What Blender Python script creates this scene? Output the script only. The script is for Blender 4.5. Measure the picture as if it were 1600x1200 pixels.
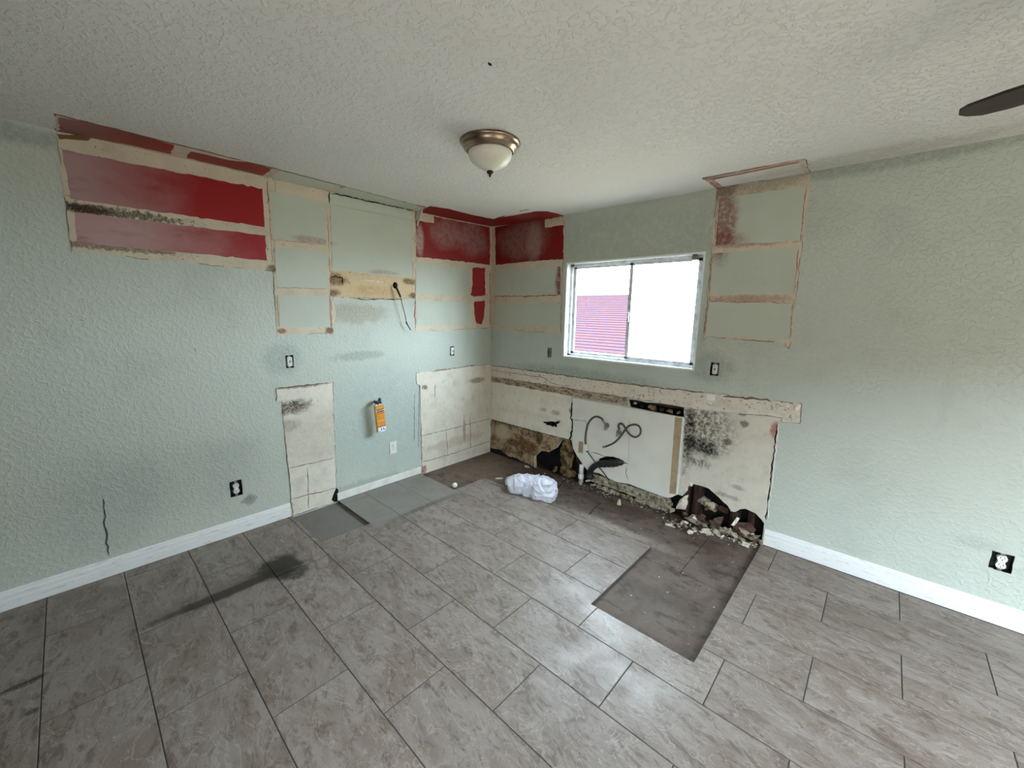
import bpy, bmesh, math, random
import numpy as np
from mathutils import Vector, Matrix, noise as mnoise
from mathutils.geometry import tessellate_polygon
PI = math.pi
for o in list(bpy.data.objects): bpy.data.objects.remove(o)
sc = bpy.context.scene
COL = sc.collection
H = 2.4555                      # ceiling height
XR, YR = 5.8, -6.0              # far side wall and rear wall

# ------------------------------------------------------------------ camera
CAM = np.array([3.22584, -3.16407, 1.59333]); FOC = 633.414
YAW, PITCH, ROLL = 2.3119563, -0.1778494, 0.0172881
def cam_axes():
    f = np.array([math.cos(PITCH)*math.cos(YAW), math.cos(PITCH)*math.sin(YAW), math.sin(PITCH)])
    r0 = np.array([math.sin(YAW), -math.cos(YAW), 0.0]); u0 = np.cross(r0, f)
    r = math.cos(ROLL)*r0 + math.sin(ROLL)*u0; u = -math.sin(ROLL)*r0 + math.cos(ROLL)*u0
    return r, u, f
RGT, UPV, FWD = cam_axes()
cd = bpy.data.cameras.new('camera'); cam = bpy.data.objects.new('camera', cd); COL.objects.link(cam)
cd.sensor_width = 36; cd.lens = FOC*36/1600; cd.clip_start = .02
m = Matrix.Identity(4)
for i in range(3):
    m[i][0] = RGT[i]; m[i][1] = UPV[i]; m[i][2] = -FWD[i]; m[i][3] = CAM[i]
cam.matrix_world = m; sc.camera = cam

# ------------------------------------------------------------------ light
w = bpy.data.worlds.new('sky'); sc.world = w; w.use_nodes = True
bg = w.node_tree.nodes['Background']; bg.inputs[0].default_value = (.745, .88, 1, 1); bg.inputs[1].default_value = 50.0
sun = bpy.data.lights.new('sun', 'SUN'); sun.energy = 26; sun.angle = math.radians(1.0); sun.color = (1, .88, .70)
so = bpy.data.objects.new('sun', sun); COL.objects.link(so)
sd = Vector((-.34, .46, -.86)).normalized()      # travel direction
so.rotation_euler = sd.to_track_quat('-Z', 'Y').to_euler()
def portal(loc, nrm, sx, sy):
    l = bpy.data.lights.new('portal', 'AREA'); l.shape = 'RECTANGLE'; l.size = sx; l.size_y = sy
    l.cycles.is_portal = True
    o = bpy.data.objects.new('portal', l); COL.objects.link(o); o.location = loc
    z = -Vector(nrm); yv = Vector((0, 0, 1)); xv = yv.cross(z)
    mm = Matrix((xv, yv, z)).transposed().to_4x4(); mm.translation = Vector(loc); o.matrix_world = mm
DY0, DY1, DZ = -3.2, -.9, 2.03                 # patio door in the side wall
WX0, WX1, WZ0, WZ1 = .993, 2.18, 1.184, 2.026   # kitchen window
portal((XR+.13, (DY0+DY1)/2, DZ/2), (-1, 0, 0), DY1-DY0, DZ)
portal(((WX0+WX1)/2, .14, (WZ0+WZ1)/2), (0, -1, 0), WX1-WX0, WZ1-WZ0)
BX0, BX1 = 3.2, 5.6                              # opening added in the rear wall to light the right wall
portal(((BX0+BX1)/2, YR-.13, DZ/2), (0, 1, 0), BX1-BX0, DZ)
sc.view_settings.view_transform = 'Standard'; sc.view_settings.look = 'None'
sc.view_settings.exposure = 0.0; sc.view_settings.gamma = 1; sc.view_settings.use_curve_mapping = False
sc.cycles.max_bounces = 10; sc.cycles.diffuse_bounces = 8; sc.cycles.sample_clamp_indirect = 12

# ------------------------------------------------------------------ plane helpers: a photo pixel meets a real wall
def ray(px, py): return FWD + (px-800)/FOC*RGT + (600-py)/FOC*UPV
def hit(px, py, ax, val):
    r = ray(px, py); return CAM + r*((val-CAM[ax])/r[ax])
def LW(px, py, d=0): q = hit(px, py, 0, d); return (q[1], q[2])
def RW(px, py, d=0): q = hit(px, py, 1, -d); return (q[0], q[2])
def CW(px, py, d=0): q = hit(px, py, 2, H-d); return (q[0], q[1])
def FW(px, py, z=0): q = hit(px, py, 2, z); return (q[0], q[1])
def R3(px, py, d): q = hit(px, py, 1, -d); return Vector(q)
def L3(px, py, d): q = hit(px, py, 0, d); return Vector(q)
MAP = {'L': lambda a, b, d: (d, a, b), 'R': lambda a, b, d: (a, -d, b), 'C': lambda a, b, d: (a, b, H-d), 'F': lambda a, b, d: (a, b, d)}
UN = {'L': LW, 'R': RW, 'C': CW, 'F': FW}

# ------------------------------------------------------------------ materials
def lin(c):
    return tuple((v/255/12.92 if v/255 <= .04045 else ((v/255+.055)/1.055)**2.4) for v in c)
class Mt:
    def __init__(s, name, base=(200, 200, 200), rough=.8, metal=0.0, spec=.3):
        s.m = bpy.data.materials.new(name); s.m.use_nodes = True; s.t = s.m.node_tree
        s.b = s.t.nodes['Principled BSDF']; s.c = None
        s.base = lin(base); s.b.inputs['Base Color'].default_value = (*s.base, 1)
        s.b.inputs['Roughness'].default_value = rough; s.b.inputs['Metallic'].default_value = metal
        s.b.inputs['Specular IOR Level'].default_value = spec
        s._p = None; s.nrm = None
    def n(s, ty, **k):
        x = s.t.nodes.new(ty)
        for a, v in k.items(): setattr(x, a, v)
        return x
    def ln(s, a, b): s.t.links.new(a, b)
    def setin(s, sock, v):
        if isinstance(v, bpy.types.NodeSocket): s.ln(v, sock)
        else: sock.default_value = v
    def pos(s):
        if s._p is None: s._p = s.n('ShaderNodeNewGeometry').outputs['Position']
        return s._p
    def math(s, op, a, b=0.0, clamp=False):
        x = s.n('ShaderNodeMath', operation=op, use_clamp=clamp); s.setin(x.inputs[0], a); s.setin(x.inputs[1], b); return x.outputs[0]
    def scaled(s, vec, sc_):
        x = s.n('ShaderNodeVectorMath', operation='MULTIPLY'); s.ln(vec, x.inputs[0]); x.inputs[1].default_value = sc_; return x.outputs[0]
    def noise(s, scale, detail=3, rough=.55, vec=None, dist=0.0, stretch=None):
        x = s.n('ShaderNodeTexNoise'); v = vec if vec is not None else s.pos()
        if stretch: v = s.scaled(v, stretch)
        s.ln(v, x.inputs['Vector']); x.inputs['Scale'].default_value = scale
        x.inputs['Detail'].default_value = detail; x.inputs['Roughness'].default_value = rough; x.inputs['Distortion'].default_value = dist
        return x.outputs['Fac']
    def voro(s, scale, vec=None, feature='F1'):
        x = s.n('ShaderNodeTexVoronoi', feature=feature); s.ln(vec if vec is not None else s.pos(), x.inputs['Vector'])
        x.inputs['Scale'].default_value = scale; return x.outputs['Distance']
    def rng(s, v, a, b, lo=0.0, hi=1.0):
        x = s.n('ShaderNodeMapRange', interpolation_type='SMOOTHSTEP'); s.setin(x.inputs[0], v)
        for i, q in zip((1, 2, 3, 4), (a, b, lo, hi)): x.inputs[i].default_value = q
        return x.outputs[0]
    def col(s):
        if s.c is None:
            x = s.n('ShaderNodeRGB'); x.outputs[0].default_value = (*s.base, 1); s.c = x.outputs[0]
        return s.c
    def over(s, fac, c, mode='MIX'):
        x = s.n('ShaderNodeMix', data_type='RGBA', blend_type=mode); s.setin(x.inputs[0], fac)
        s.ln(s.col(), x.inputs[6])
        if isinstance(c, tuple): x.inputs[7].default_value = (*lin(c), 1)
        else: s.ln(c, x.inputs[7])
        s.c = x.outputs[2]; s.ln(s.c, s.b.inputs['Base Color']); return s
    def xyz(s):
        x = s.n('ShaderNodeSeparateXYZ'); s.ln(s.pos(), x.inputs[0]); return x.outputs
    def blob(s, c, r, amp=.5, nscale=9.0, soft=.35, detail=4, fine=True):
        a = s.n('ShaderNodeVectorMath', operation='SUBTRACT'); s.ln(s.pos(), a.inputs[0]); a.inputs[1].default_value = c
        b = s.n('ShaderNodeVectorMath', operation='MULTIPLY'); s.ln(a.outputs[0], b.inputs[0]); b.inputs[1].default_value = tuple(1/q for q in r)
        l = s.n('ShaderNodeVectorMath', operation='LENGTH'); s.ln(b.outputs[0], l.inputs[0])
        nz = s.noise(nscale, detail, .65)
        v = s.math('ADD', l.outputs['Value'], s.math('MULTIPLY', s.math('SUBTRACT', nz, .5), amp*2))
        m_ = s.rng(v, 1+soft*.7, 1-soft*1.4, 0, 1)
        return s.math('MULTIPLY', m_, s.rng(s.noise(nscale*4.5, 4, .7), .34, .56, .45, 1)) if fine else m_
    def bump(s, h, strength=.5, dist=.003):
        x = s.n('ShaderNodeBump'); s.ln(h, x.inputs['Height']); x.inputs['Strength'].default_value = strength; x.inputs['Distance'].default_value = dist
        if s.nrm is not None: s.ln(s.nrm, x.inputs['Normal'])
        s.nrm = x.outputs[0]; s.ln(s.nrm, s.b.inputs['Normal']); return s
def L_(px, py): a = LW(px, py); return (0, a[0], a[1])
def R_(px, py): a = RW(px, py); return (a[0], 0, a[1])
def F_(px, py): a = FW(px, py); return (a[0], a[1], 0)
def C_(px, py): a = CW(px, py); return (a[0], a[1], H)

def peel(mt, k=1.0):
    a = mt.noise(46, 2, .5, dist=.5); b = mt.noise(110, 2, .5)
    mt.bump(mt.rng(a, .44, .64), .42*k, .0028); mt.bump(b, .25*k, .0015)
def wall_mat(name, stains_and_shade):
    t = Mt(name, (187, 194, 183), .6, spec=.35)
    t.over(t.rng(t.noise(1.3, 3), .4, .7, 0, .35), (188, 192, 178))
    t.over(t.rng(t.noise(2.6, 4, .6), .5, .72, 0, .22), (150, 160, 154))
    t.over(t.rng(t.noise(22, 5, .7), .66, .8, 0, .3), (128, 134, 126))
    for c, r, col, amp, ns, st in stains_and_shade:
        t.over(t.math('MULTIPLY', t.blob(c, r, amp, ns), st), col)
    peel(t, 1.5 if 'right' in name else 1.0); return t
mint_left = wall_mat('mint_paint_left', [
    (L_(300, 740), (1, .5, .25), (140, 150, 148), .5, 6, .2),
    (L_(170, 790), (1, .28, .35), (118, 124, 124), .6, 5, .18),
    (L_(560, 490), (1, .30, .09), (150, 140, 112), .6, 14, .6),
    (L_(475, 470), (1, .05, .05), (110, 96, 80), .6, 20, .2),
    (L_(560, 556), (1, .26, .04), (120, 122, 110), .7, 16, .45),
    (L_(440, 560), (1, .14, .12), (150, 160, 152), .5, 8, .6),
    (L_(30, 210), (1, .25, .05), (128, 132, 122), .6, 9, .5),  # shade band under the ceiling, put into the wall colour
    (L_(600, 650), (1, .5, .5), (160, 178, 174), .4, 5, .5),
    (L_(390, 780), (1, .05, .04), (95, 98, 96), .9, 30, .7),
    (L_(560, 760), (1, .5, .05), (120, 130, 128), .9, 22, .4)])
mint_right = wall_mat('mint_paint_right', [
    (R_(1110, 575), (.16, 1, .12), (128, 140, 128), .5, 8, .5),
    (R_(900, 590), (.9, 1, .10), (132, 142, 132), .4, 6, .6),  # shade below the window, painted as a darker band
    (R_(1380, 250), (.7, 1, .06), (120, 122, 108), .6, 7, .5),
    (R_(1480, 620), (.03, 1, .2), (150, 160, 156), .8, 18, .15),
    (R_(1530, 850), (.10, 1, .04), (140, 148, 140), .9, 20, .3),
    (R_(1000, 370), (1.2, 1, .25), (140, 148, 132), .3, 4, .4)])  # dim wall above the window, its shade mixed into the paint
ceil_m = Mt('ceiling_texture', (214, 213, 209), .8, spec=.2)
ceil_m.over(ceil_m.rng(ceil_m.noise(1.1, 3), .42, .68, 0, .4), (206, 205, 198))
ceil_m.over(ceil_m.math('MULTIPLY', ceil_m.blob(C_(1350, 245), (.6, .14, 1), .5, 8), .4), (150, 148, 132))
a_ = ceil_m.noise(40, 3, .55, dist=.8); ceil_m.bump(ceil_m.rng(a_, .48, .62), .75, .0035); ceil_m.bump(ceil_m.noise(90, 2), .4, .002)

def simple(name, c, rough=.7, metal=0.0, spec=.3, var=None, vs=20, bump=None):
    t = Mt(name, c, rough, metal, spec)
    if var: t.over(t.rng(t.noise(vs, 4, .6), .38, .68), var)
    if bump: t.bump(t.noise(bump[0], 4), bump[1], bump[2])
    return t
def cream_mat(name, c=(206, 194, 172), spots=.68, extra=()):
    t = Mt(name, c, .85, spec=.15)
    t.over(t.rng(t.noise(7, 4, .6), .42, .66, 0, .5), tuple(int(v*.92) for v in c))
    t.over(t.rng(t.noise(45, 5, .7), spots-.055, spots, 0, .8), (84, 64, 54))
    t.over(t.rng(t.noise(13, 6, .8), .56, .72, 0, .55), (150, 114, 98))
    t.over(t.rng(t.noise(5, 5, .7), .5, .7, 0, .3), (168, 156, 138))
    for c_, r, col, amp, ns, st in extra: t.over(t.math('MULTIPLY', t.blob(c_, r, amp, ns), st), col)
    t.bump(t.noise(60, 4, .65), .6, .002); return t
cream = cream_mat('bare_strip', extra=[
    (L_(135, 327), (1, .1, .03), (32, 24, 20), .7, 30, .95), (L_(180, 333), (1, .32, .028), (60, 48, 38), 1.6, 42, .9),
    (L_(170, 386), (1, .35, .02), (90, 72, 54), 1.4, 36, .8), (L_(440, 517), (1, .035, .02), (110, 62, 42), .5, 30, .9),
    (L_(515, 517), (1, .04, .03), (110, 62, 42), .5, 30, .9), (R_(1130, 300), (.08, 1, .06), (86, 60, 50), .7, 26, .8),
    (R_(1180, 378), (.3, 1, .03), (128, 96, 84), 1.2, 26, .6), (R_(1170, 467), (.3, 1, .03), (150, 110, 100), 1.2, 26, .6),
    (R_(1190, 285), (.3, 1, .08), (132, 118, 100), .8, 18, .6), (L_(425, 420), (1, .04, .03), (70, 58, 44), .6, 30, .8)])
tan_m = cream_mat('stained_tan_strip', (205, 184, 148), .67, extra=[
    (L_(525, 437), (1, .09, .05), (92, 62, 38), .6, 18, .85), (L_(520, 457), (1, .06, .03), (98, 66, 40), .6, 20, .8),
    (L_(640, 440), (1, .07, .03), (96, 66, 40), .7, 18, .85), (L_(645, 462), (1, .05, .03), (80, 52, 36), .6, 18, .85),
    (L_(585, 455), (1, .2, .05), (186, 150, 104), .6, 10, .5), (L_(590, 468), (1, .3, .012), (84, 62, 44), 1.2, 40, .8)])
def red_mat(name, lo, hi, axis, r=(150, 14, 12), fade=(168, 142, 142), extra=()):
    t = Mt(name, r, .5, spec=.35)
    g = t.xyz()[axis]
    g = t.math('ADD', g, t.math('MULTIPLY', t.math('SUBTRACT', t.noise(4, 4, .6), .5), .7*abs(hi-lo)))
    t.over(t.rng(g, lo, hi, 0, .85), fade)
    t.over(t.rng(t.noise(5, 4, .6, stretch=(1, 1, 3)), .5, .75, 0, .4), (112, 12, 14))
    for c_, rr, col, amp, ns, st in extra: t.over(t.math('MULTIPLY', t.blob(c_, rr, amp, ns), st), col)
    t.bump(t.noise(50, 2), .3, .002); return t
red_top = red_mat('red_paint_upper', -2.5, -3.1, 1, r=(144, 12, 10))
red_low = red_mat('red_paint_lower', -2.2, -2.95, 1, r=(146, 34, 36), fade=(176, 150, 148))
red_ceil = red_mat('red_paint_ceiling', -2.7, -3.1, 1, r=(134, 34, 30), fade=(136, 96, 92))
red_cl = red_mat('red_paint_corner_left', -4, -5, 1, r=(136, 32, 30), extra=[
    (L_(700, 365), (1, .24, .14), (156, 124, 118), .5, 5, .7), (L_(740, 375), (1, .2, .18), (150, 122, 116), .5, 5, .65), (L_(655, 375), (1, .05, .13), (190, 172, 168), .4, 7, .7)])
red_cr = red_mat('red_paint_corner_right', -4, -5, 1, r=(120, 10, 10), extra=[
    (R_(815, 375), (.34, 1, .2), (140, 108, 100), .5, 5, .75), (R_(835, 378), (.1, 1, .2), (160, 136, 128), .5, 6, .6)])
red_cc = red_mat('red_paint_corner_ceiling', -4, -5, 1, r=(124, 16, 14), extra=[(C_(820, 338), (.14, .1, 1), (150, 96, 88), .4, 9, .5)])
ridge_m = simple('ridge_grime', (104, 78, 68), .9, var=(62, 44, 38), vs=14)
pinkish = simple('pink_edge', (170, 112, 104), .8, var=(190, 160, 148), vs=30)
panel_m = Mt('pale_panel_paint', (188, 194, 180), .6, spec=.3)
panel_m.over(panel_m.rng(panel_m.noise(3, 4), .42, .7, 0, .4), (176, 180, 166))
panel_m.over(panel_m.rng(panel_m.noise(34, 4, .7), .66, .72, 0, .5), (118, 110, 98))
panel_m.over(panel_m.math('MULTIPLY', panel_m.blob(L_(490, 376), (1, .16, .03), .5, 10), .55), (150, 104, 100))
panel_m.over(panel_m.math('MULTIPLY', panel_m.blob(L_(600, 427), (1, .16, .03), .5, 10), .5), (150, 110, 106))
panel_m.over(panel_m.math('MULTIPLY', panel_m.blob(R_(1130, 345), (.10, 1, .30), .5, 7), .8), (128, 66, 62))
panel_m.over(panel_m.math('MULTIPLY', panel_m.blob(R_(1126, 378), (.16, 1, .08), .5, 7), .7), (120, 50, 48))
panel_m.over(panel_m.math('MULTIPLY', panel_m.blob(R_(876, 440), (.06, 1, .2), .4, 8), .9), (120, 30, 28))
panel_m.bump(panel_m.noise(70, 3), .3, .0015)
board_m = cream_mat('bare_drywall', (222, 216, 200), .7, extra=[
    (L_(452, 637), (1, .16, .06), (58, 36, 26), .9, 14, .95), (L_(448, 665), (1, .1, .05), (96, 76, 56), .9, 14, .7),
    (L_(470, 602), (1, .24, .02), (88, 60, 46), .9, 26, .8), (L_(700, 575), (1, .3, .015), (92, 62, 46), 1.2, 30, .8),
    (L_(745, 594), (1, .12, .035), (128, 92, 66), .6, 14, .75), (L_(663, 605), (1, .04, .025), (70, 50, 40), .8, 20, .8),
    (L_(725, 672), (1, .02, .15), (150, 96, 84), 1.0, 20, .7), (L_(710, 690), (1, .4, .06), (176, 160, 134), .8, 12, .5),
    (L_(485, 680), (1, .4, .25), (190, 184, 168), .5, 8, .6),
    (R_(850, 640), (.05, 1, .02), (120, 98, 78), 1.1, 30, .55), (R_(868, 645), (.06, 1, .03), (120, 98, 78), 1.2, 30, .6),
    (R_(893, 642), (.03, 1, .03), (90, 74, 58), .6, 24, .7)])
def mold_mat():
    t = cream_mat('moldy_drywall', (206, 200, 184), .72)
    m1 = t.blob(R_(1098, 665), (.26, 1, .24), .6, 7, .5)
    sp = t.rng(t.noise(34, 6, .8), .40, .55)
    t.over(t.math('MULTIPLY', t.math('MULTIPLY', m1, sp), .9), (78, 66, 58))
    m2 = t.blob(R_(1096, 698), (.16, 1, .075), .9, 10, .5)
    t.over(t.math('MULTIPLY', t.math('MULTIPLY', m2, t.rng(t.noise(48, 6, .8), .36, .48)), .97), (16, 13, 12))
    m3 = t.blob(R_(1076, 680), (.05, 1, .3), .8, 14, .5); t.over(t.math('MULTIPLY', m3, t.rng(t.noise(40, 6, .8), .4, .5)), (30, 25, 23))
    m4 = t.blob(R_(1090, 722), (.1, 1, .04), .9, 16, .5); t.over(t.math('MULTIPLY', m4, t.rng(t.noise(50, 6, .8), .42, .52, 0, .8)), (70, 62, 54))
    for p in ((1160, 645), (1180, 640), (1163, 662), (1137, 690)):
        t.over(t.math('MULTIPLY', t.blob(R_(*p), (.03, 1, .025), .9, 40, .3), .8), (60, 52, 46))
    for p in ((1127, 772), (1145, 778), (1154, 762)):
        t.over(t.math('MULTIPLY', t.blob(R_(*p), (.05, 1, .02), .9, 34, .5), .6), (96, 86, 74))
    t.over(t.math('MULTIPLY', t.blob(R_(1211, 672), (.03, 1, .06), .5, 30), .8), (150, 60, 54))
    t.bump(t.noise(38, 2, dist=.6), .5, .003); return t
mold_m = mold_mat()
rot_m = Mt('rotten_drywall', (166, 144, 112), .9, spec=.15)
rot_m.over(rot_m.rng(rot_m.noise(7, 5, .7), .42, .62), (108, 86, 64))
rot_m.over(rot_m.rng(rot_m.noise(17, 5, .75), .52, .66, 0, .85), (48, 34, 26))
rot_m.over(rot_m.math('MULTIPLY', rot_m.blob(R_(822, 697), (.16, 1, .08), .6, 10), .8), (92, 56, 30))
rot_m.over(rot_m.math('MULTIPLY', rot_m.blob(R_(800, 690), (.1, 1, .06), .8, 12), .8), (46, 34, 26))
rot_m.over(rot_m.math('MULTIPLY', rot_m.blob(R_(843, 682), (.05, 1, .1), .6, 14), .85), (36, 26, 22))
rot_m.over(rot_m.math('MULTIPLY', rot_m.blob(R_(785, 675), (.16, 1, .09), .5, 10), .75), (186, 172, 146))
rot_m.bump(rot_m.noise(30, 5, .7), .8, .006)
strip_m = cream_mat('glue_strip', (214, 206, 190), .64)
glue_m = Mt('brown_glue_band', (176, 160, 138), .9, spec=.15)
glue_m.over(glue_m.rng(glue_m.noise(9, 5, .8, stretch=(1, 1, 3)), .46, .6, 0, .85), (104, 76, 60))
glue_m.over(glue_m.rng(glue_m.noise(30, 5, .8, stretch=(1, 1, 2)), .52, .62, 0, .8), (60, 42, 34)); glue_m.bump(glue_m.noise(40, 4), .9, .004)
sink_m = Mt('grey_drywall', (216, 214, 202), .85, spec=.15)
sink_m.over(sink_m.rng(sink_m.noise(4, 4, .6), .4, .7, 0, .5), (204, 200, 186))
sink_m.over(sink_m.rng(sink_m.noise(40, 4, .7), .7, .76, 0, .7), (70, 62, 54))
sink_m.over(sink_m.math('MULTIPLY', sink_m.blob(R_(1010, 760), (.3, 1, .05), .5, 8), .6), (214, 214, 204)); sink_m.bump(sink_m.noise(60, 3), .3, .0015)
tape_m = simple('paper_tape', (168, 148, 116), .85, var=(150, 132, 104), vs=12)
white_m = simple('white_paint', (226, 226, 220), .55, var=(212, 210, 202), vs=10)
base_m = Mt('baseboard_paint', (226, 228, 226), .5, spec=.35)
base_m.over(base_m.rng(base_m.noise(12, 4, .7, stretch=(1, 1, 6)), .55, .66, 0, .7), (196, 196, 190))
base_m.over(base_m.rng(base_m.noise(26, 4, .7, stretch=(1, 1, 5)), .66, .72, 0, .75), (140, 124, 108))
plaster_w = simple('plaster_white', (224, 220, 208), .9, var=(190, 180, 160), vs=40, bump=(90, .6, .003))
plaster_d = simple('plaster_dirty', (176, 164, 142), .9, var=(96, 84, 66), vs=24, bump=(70, .8, .004))
mortar_m = simple('mortar_lumps', (164, 158, 138), .95, var=(92, 82, 66), vs=18, bump=(60, .9, .006))
dark_m = simple('dark_cavity', (24, 18, 15), .95, var=(12, 10, 9), vs=6)
wood_m = Mt('old_wood', (72, 46, 34), .9); wood_m.over(wood_m.rng(wood_m.noise(30, 4, .6, stretch=(1, 1, .08)), .4, .62), (34, 22, 18)); wood_m.bump(wood_m.noise(40, 3, stretch=(1, 1, .1)), .5, .003)
insul_m = Mt('soiled_insulation', (132, 112, 74), .95); insul_m.over(insul_m.rng(insul_m.noise(14, 5, .75), .42, .58), (58, 42, 28))
insul_m.over(insul_m.rng(insul_m.noise(30, 5, .7), .62, .72), (176, 160, 124)); insul_m.bump(insul_m.noise(45, 5, .7), 1, .01)
green_m = simple('dark_green', (58, 66, 54), .8, var=(36, 40, 34), vs=20)
black_m = simple('black_plastic', (26, 26, 28), .45, spec=.5)
ink_m = simple('slot_black', (12, 12, 12), .9)
pvc_m = simple('pvc_white', (232, 232, 228), .4, var=(206, 204, 196), vs=40)
steel_m = simple('brushed_steel', (150, 146, 138), .38, metal=1)
braid_m = Mt('braided_hose', (92, 88, 82), .5, metal=.5); braid_m.bump(braid_m.voro(260), .6, .001)
bronze_m = Mt('brushed_nickel', (150, 132, 112), .30, metal=1)
glassy = Mt('frosted_bowl', (222, 220, 206), .35, spec=.5); glassy.over(glassy.rng(glassy.noise(14, 3), .4, .7, 0, .3), (196, 192, 176))
glassy.b.inputs['Subsurface Weight'].default_value = .2
blade_m = simple('dark_blade', (58, 46, 40), .5, var=(46, 36, 32), vs=12)
alu_m = simple('window_aluminium', (222, 225, 226), .4, var=(180, 184, 186), vs=15)
jamb_m = simple('jamb_paint', (226, 232, 234), .5)
pane_m = bpy.data.materials.new('window_glass'); pane_m.use_nodes = True
nt = pane_m.node_tree; nt.nodes.clear(); o_ = nt.nodes.new('ShaderNodeOutputMaterial'); mx = nt.nodes.new('ShaderNodeMixShader')
tr = nt.nodes.new('ShaderNodeBsdfTransparent'); tr.inputs[0].default_value = (.93, .95, .95, 1); gl = nt.nodes.new('ShaderNodeBsdfGlossy'); gl.inputs['Roughness'].default_value = .02
mx.inputs[0].default_value = .05; nt.links.new(tr.outputs[0], mx.inputs[1]); nt.links.new(gl.outputs[0], mx.inputs[2]); nt.links.new(mx.outputs[0], o_.inputs[0])

# dust and a painted shadow over the place where the range stood: shared by tiles and joints
def floor_wear_shadow(t, tile=True):
    d = t.xyz(); n1 = t.math('MULTIPLY', t.math('SUBTRACT', t.noise(7, 4, .6), .5), .10)
    mx_ = t.rng(t.math('ADD', d[0], n1), .66, .60); y1 = t.rng(t.math('ADD', d[1], n1), -1.83, -1.77); y2 = t.rng(t.math('ADD', d[1], n1), -.90, -.96)
    t.over(t.math('MULTIPLY', t.math('MULTIPLY', mx_, t.math('MULTIPLY', y1, y2)), t.rng(t.noise(6, 5, .7, stretch=(1, 2.5, 1)), .35, .65, .72, .93)), (126, 121, 115))
    a = FW(625, 812); b = FW(704, 771)
    t.over(t.math('MULTIPLY', t.blob(((a[0]+b[0])/2, (a[1]+b[1])/2, 0), (.035, .36, 1), .35, 9, .6), .75), (58, 54, 52))  # ramp shadow painted on the floor as a dark streak
    t.over(t.math('MULTIPLY', t.blob((.675, -2.70, 0), (.045, .40, 1), .45, 12, .3, fine=False), .92), (40, 29, 26))
    t.over(t.math('MULTIPLY', t.blob((.62, -2.72, 0), (.10, .40, 1), .9, 11, .7), .5), (74, 62, 54))
    t.over(t.math('MULTIPLY', t.blob(F_(437, 885), (.14, .13, 1), .7, 12, .25, fine=False), .95), (32, 26, 14))
    t.over(t.math('MULTIPLY', t.blob(F_(460, 895), (.07, .09, 1), .8, 16, .3), .9), (26, 20, 17))
    t.over(t.math('MULTIPLY', t.blob(F_(30, 1072), (.02, .10, 1), 1.0, 26, .4), .85), (34, 30, 30))
    t.over(t.math('MULTIPLY', t.blob(F_(50, 1112), (.015, .025, 1), .7, 26, .4), .85), (34, 30, 30))
    t.over(t.math('MULTIPLY', t.blob((2.0, -.60, 0), (1.4, .035, 1), .8, 12, .6), .35), (98, 88, 78))
tile_m = Mt('marbled_tile', (119, 107, 96), .42, spec=.4)
oi = tile_m.n('ShaderNodeObjectInfo'); tc = tile_m.n('ShaderNodeTexCoord')
sh = tile_m.n('ShaderNodeVectorMath', operation='SCALE'); sh.inputs[0].default_value = (31, 17, 7); tile_m.ln(oi.outputs['Random'], sh.inputs['Scale'])
tv = tile_m.n('ShaderNodeVectorMath', operation='ADD'); tile_m.ln(tc.outputs['Object'], tv.inputs[0]); tile_m.ln(sh.outputs[0], tv.inputs[1]); tv = tv.outputs[0]
rt = tile_m.n('ShaderNodeVectorRotate'); rt.inputs['Angle'].default_value = .12; tile_m.ln(tv, rt.inputs['Vector']); tv = rt.outputs[0]
tile_m.over(tile_m.rng(tile_m.noise(3.2, 5, .62, vec=tv, dist=.9, stretch=(1, 2.2, 1)), .40, .60, 0, .85), (136, 126, 118))
tile_m.over(tile_m.rng(tile_m.noise(6.5, 6, .68, vec=tv, dist=1.2, stretch=(1, 2.4, 1)), .50, .64, 0, .8), (93, 78, 67))
tile_m.over(tile_m.rng(tile_m.noise(15, 6, .7, vec=tv, dist=.8, stretch=(1, 2.2, 1)), .54, .68, 0, .55), (78, 64, 54))
def vein(scale, wdt, c, k, dist):
    n_ = tile_m.noise(scale, 4, .6, vec=tv, dist=dist, stretch=(1, 1.7, 1))
    v = tile_m.math('ABSOLUTE', tile_m.math('SUBTRACT', n_, .5)); tile_m.over(tile_m.rng(v, wdt, 0, 0, k), c)
vein(3.6, .016, (157, 149, 141), .55, 1.4); vein(5.5, .02, (142, 134, 126), .4, 1.0); vein(4.3, .007, (76, 60, 52), .5, 1.8)
tile_m.over(tile_m.rng(oi.outputs['Random'], 0, 1, 0, .14), (82, 74, 67))
floor_wear_shadow(tile_m)
tile_m.bump(tile_m.noise(26, 4, .6, vec=tv), .22, .0015)
tile_m.ln(tile_m.rng(tile_m.noise(4, 4, .6), .3, .7, .36, .6), tile_m.b.inputs['Roughness'])
grout_m = Mt('dark_grout', (78, 74, 74), .9, spec=.1); floor_wear_shadow(grout_m)
slab_m = Mt('stained_subfloor', (104, 92, 83), .8, spec=.25)
slab_m.over(slab_m.rng(slab_m.noise(3.5, 5, .65, dist=.6), .40, .66, 0, .9), (80, 67, 59))
slab_m.over(slab_m.rng(slab_m.noise(9, 6, .7, stretch=(1, 1.6, 1)), .50, .66, 0, .75), (56, 46, 40))
slab_m.over(slab_m.rng(slab_m.noise(13, 5, .7), .62, .72, 0, .5), (140, 130, 120))
slab_m.over(slab_m.math('MULTIPLY', slab_m.blob((.25, -.45, 0), (.45, .5, 1), .4, 5, .5), .45), (132, 116, 98))
slab_m.over(slab_m.math('MULTIPLY', slab_m.blob((2.45, -1.1, 0), (.35, .3, 1), .4, 5, .6), .35), (98, 94, 90))
slab_m.over(slab_m.math('MULTIPLY', slab_m.blob((1.9, -.52, 0), (.5, .06, 1), .7, 12, .6), .6), (176, 168, 156))
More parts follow.
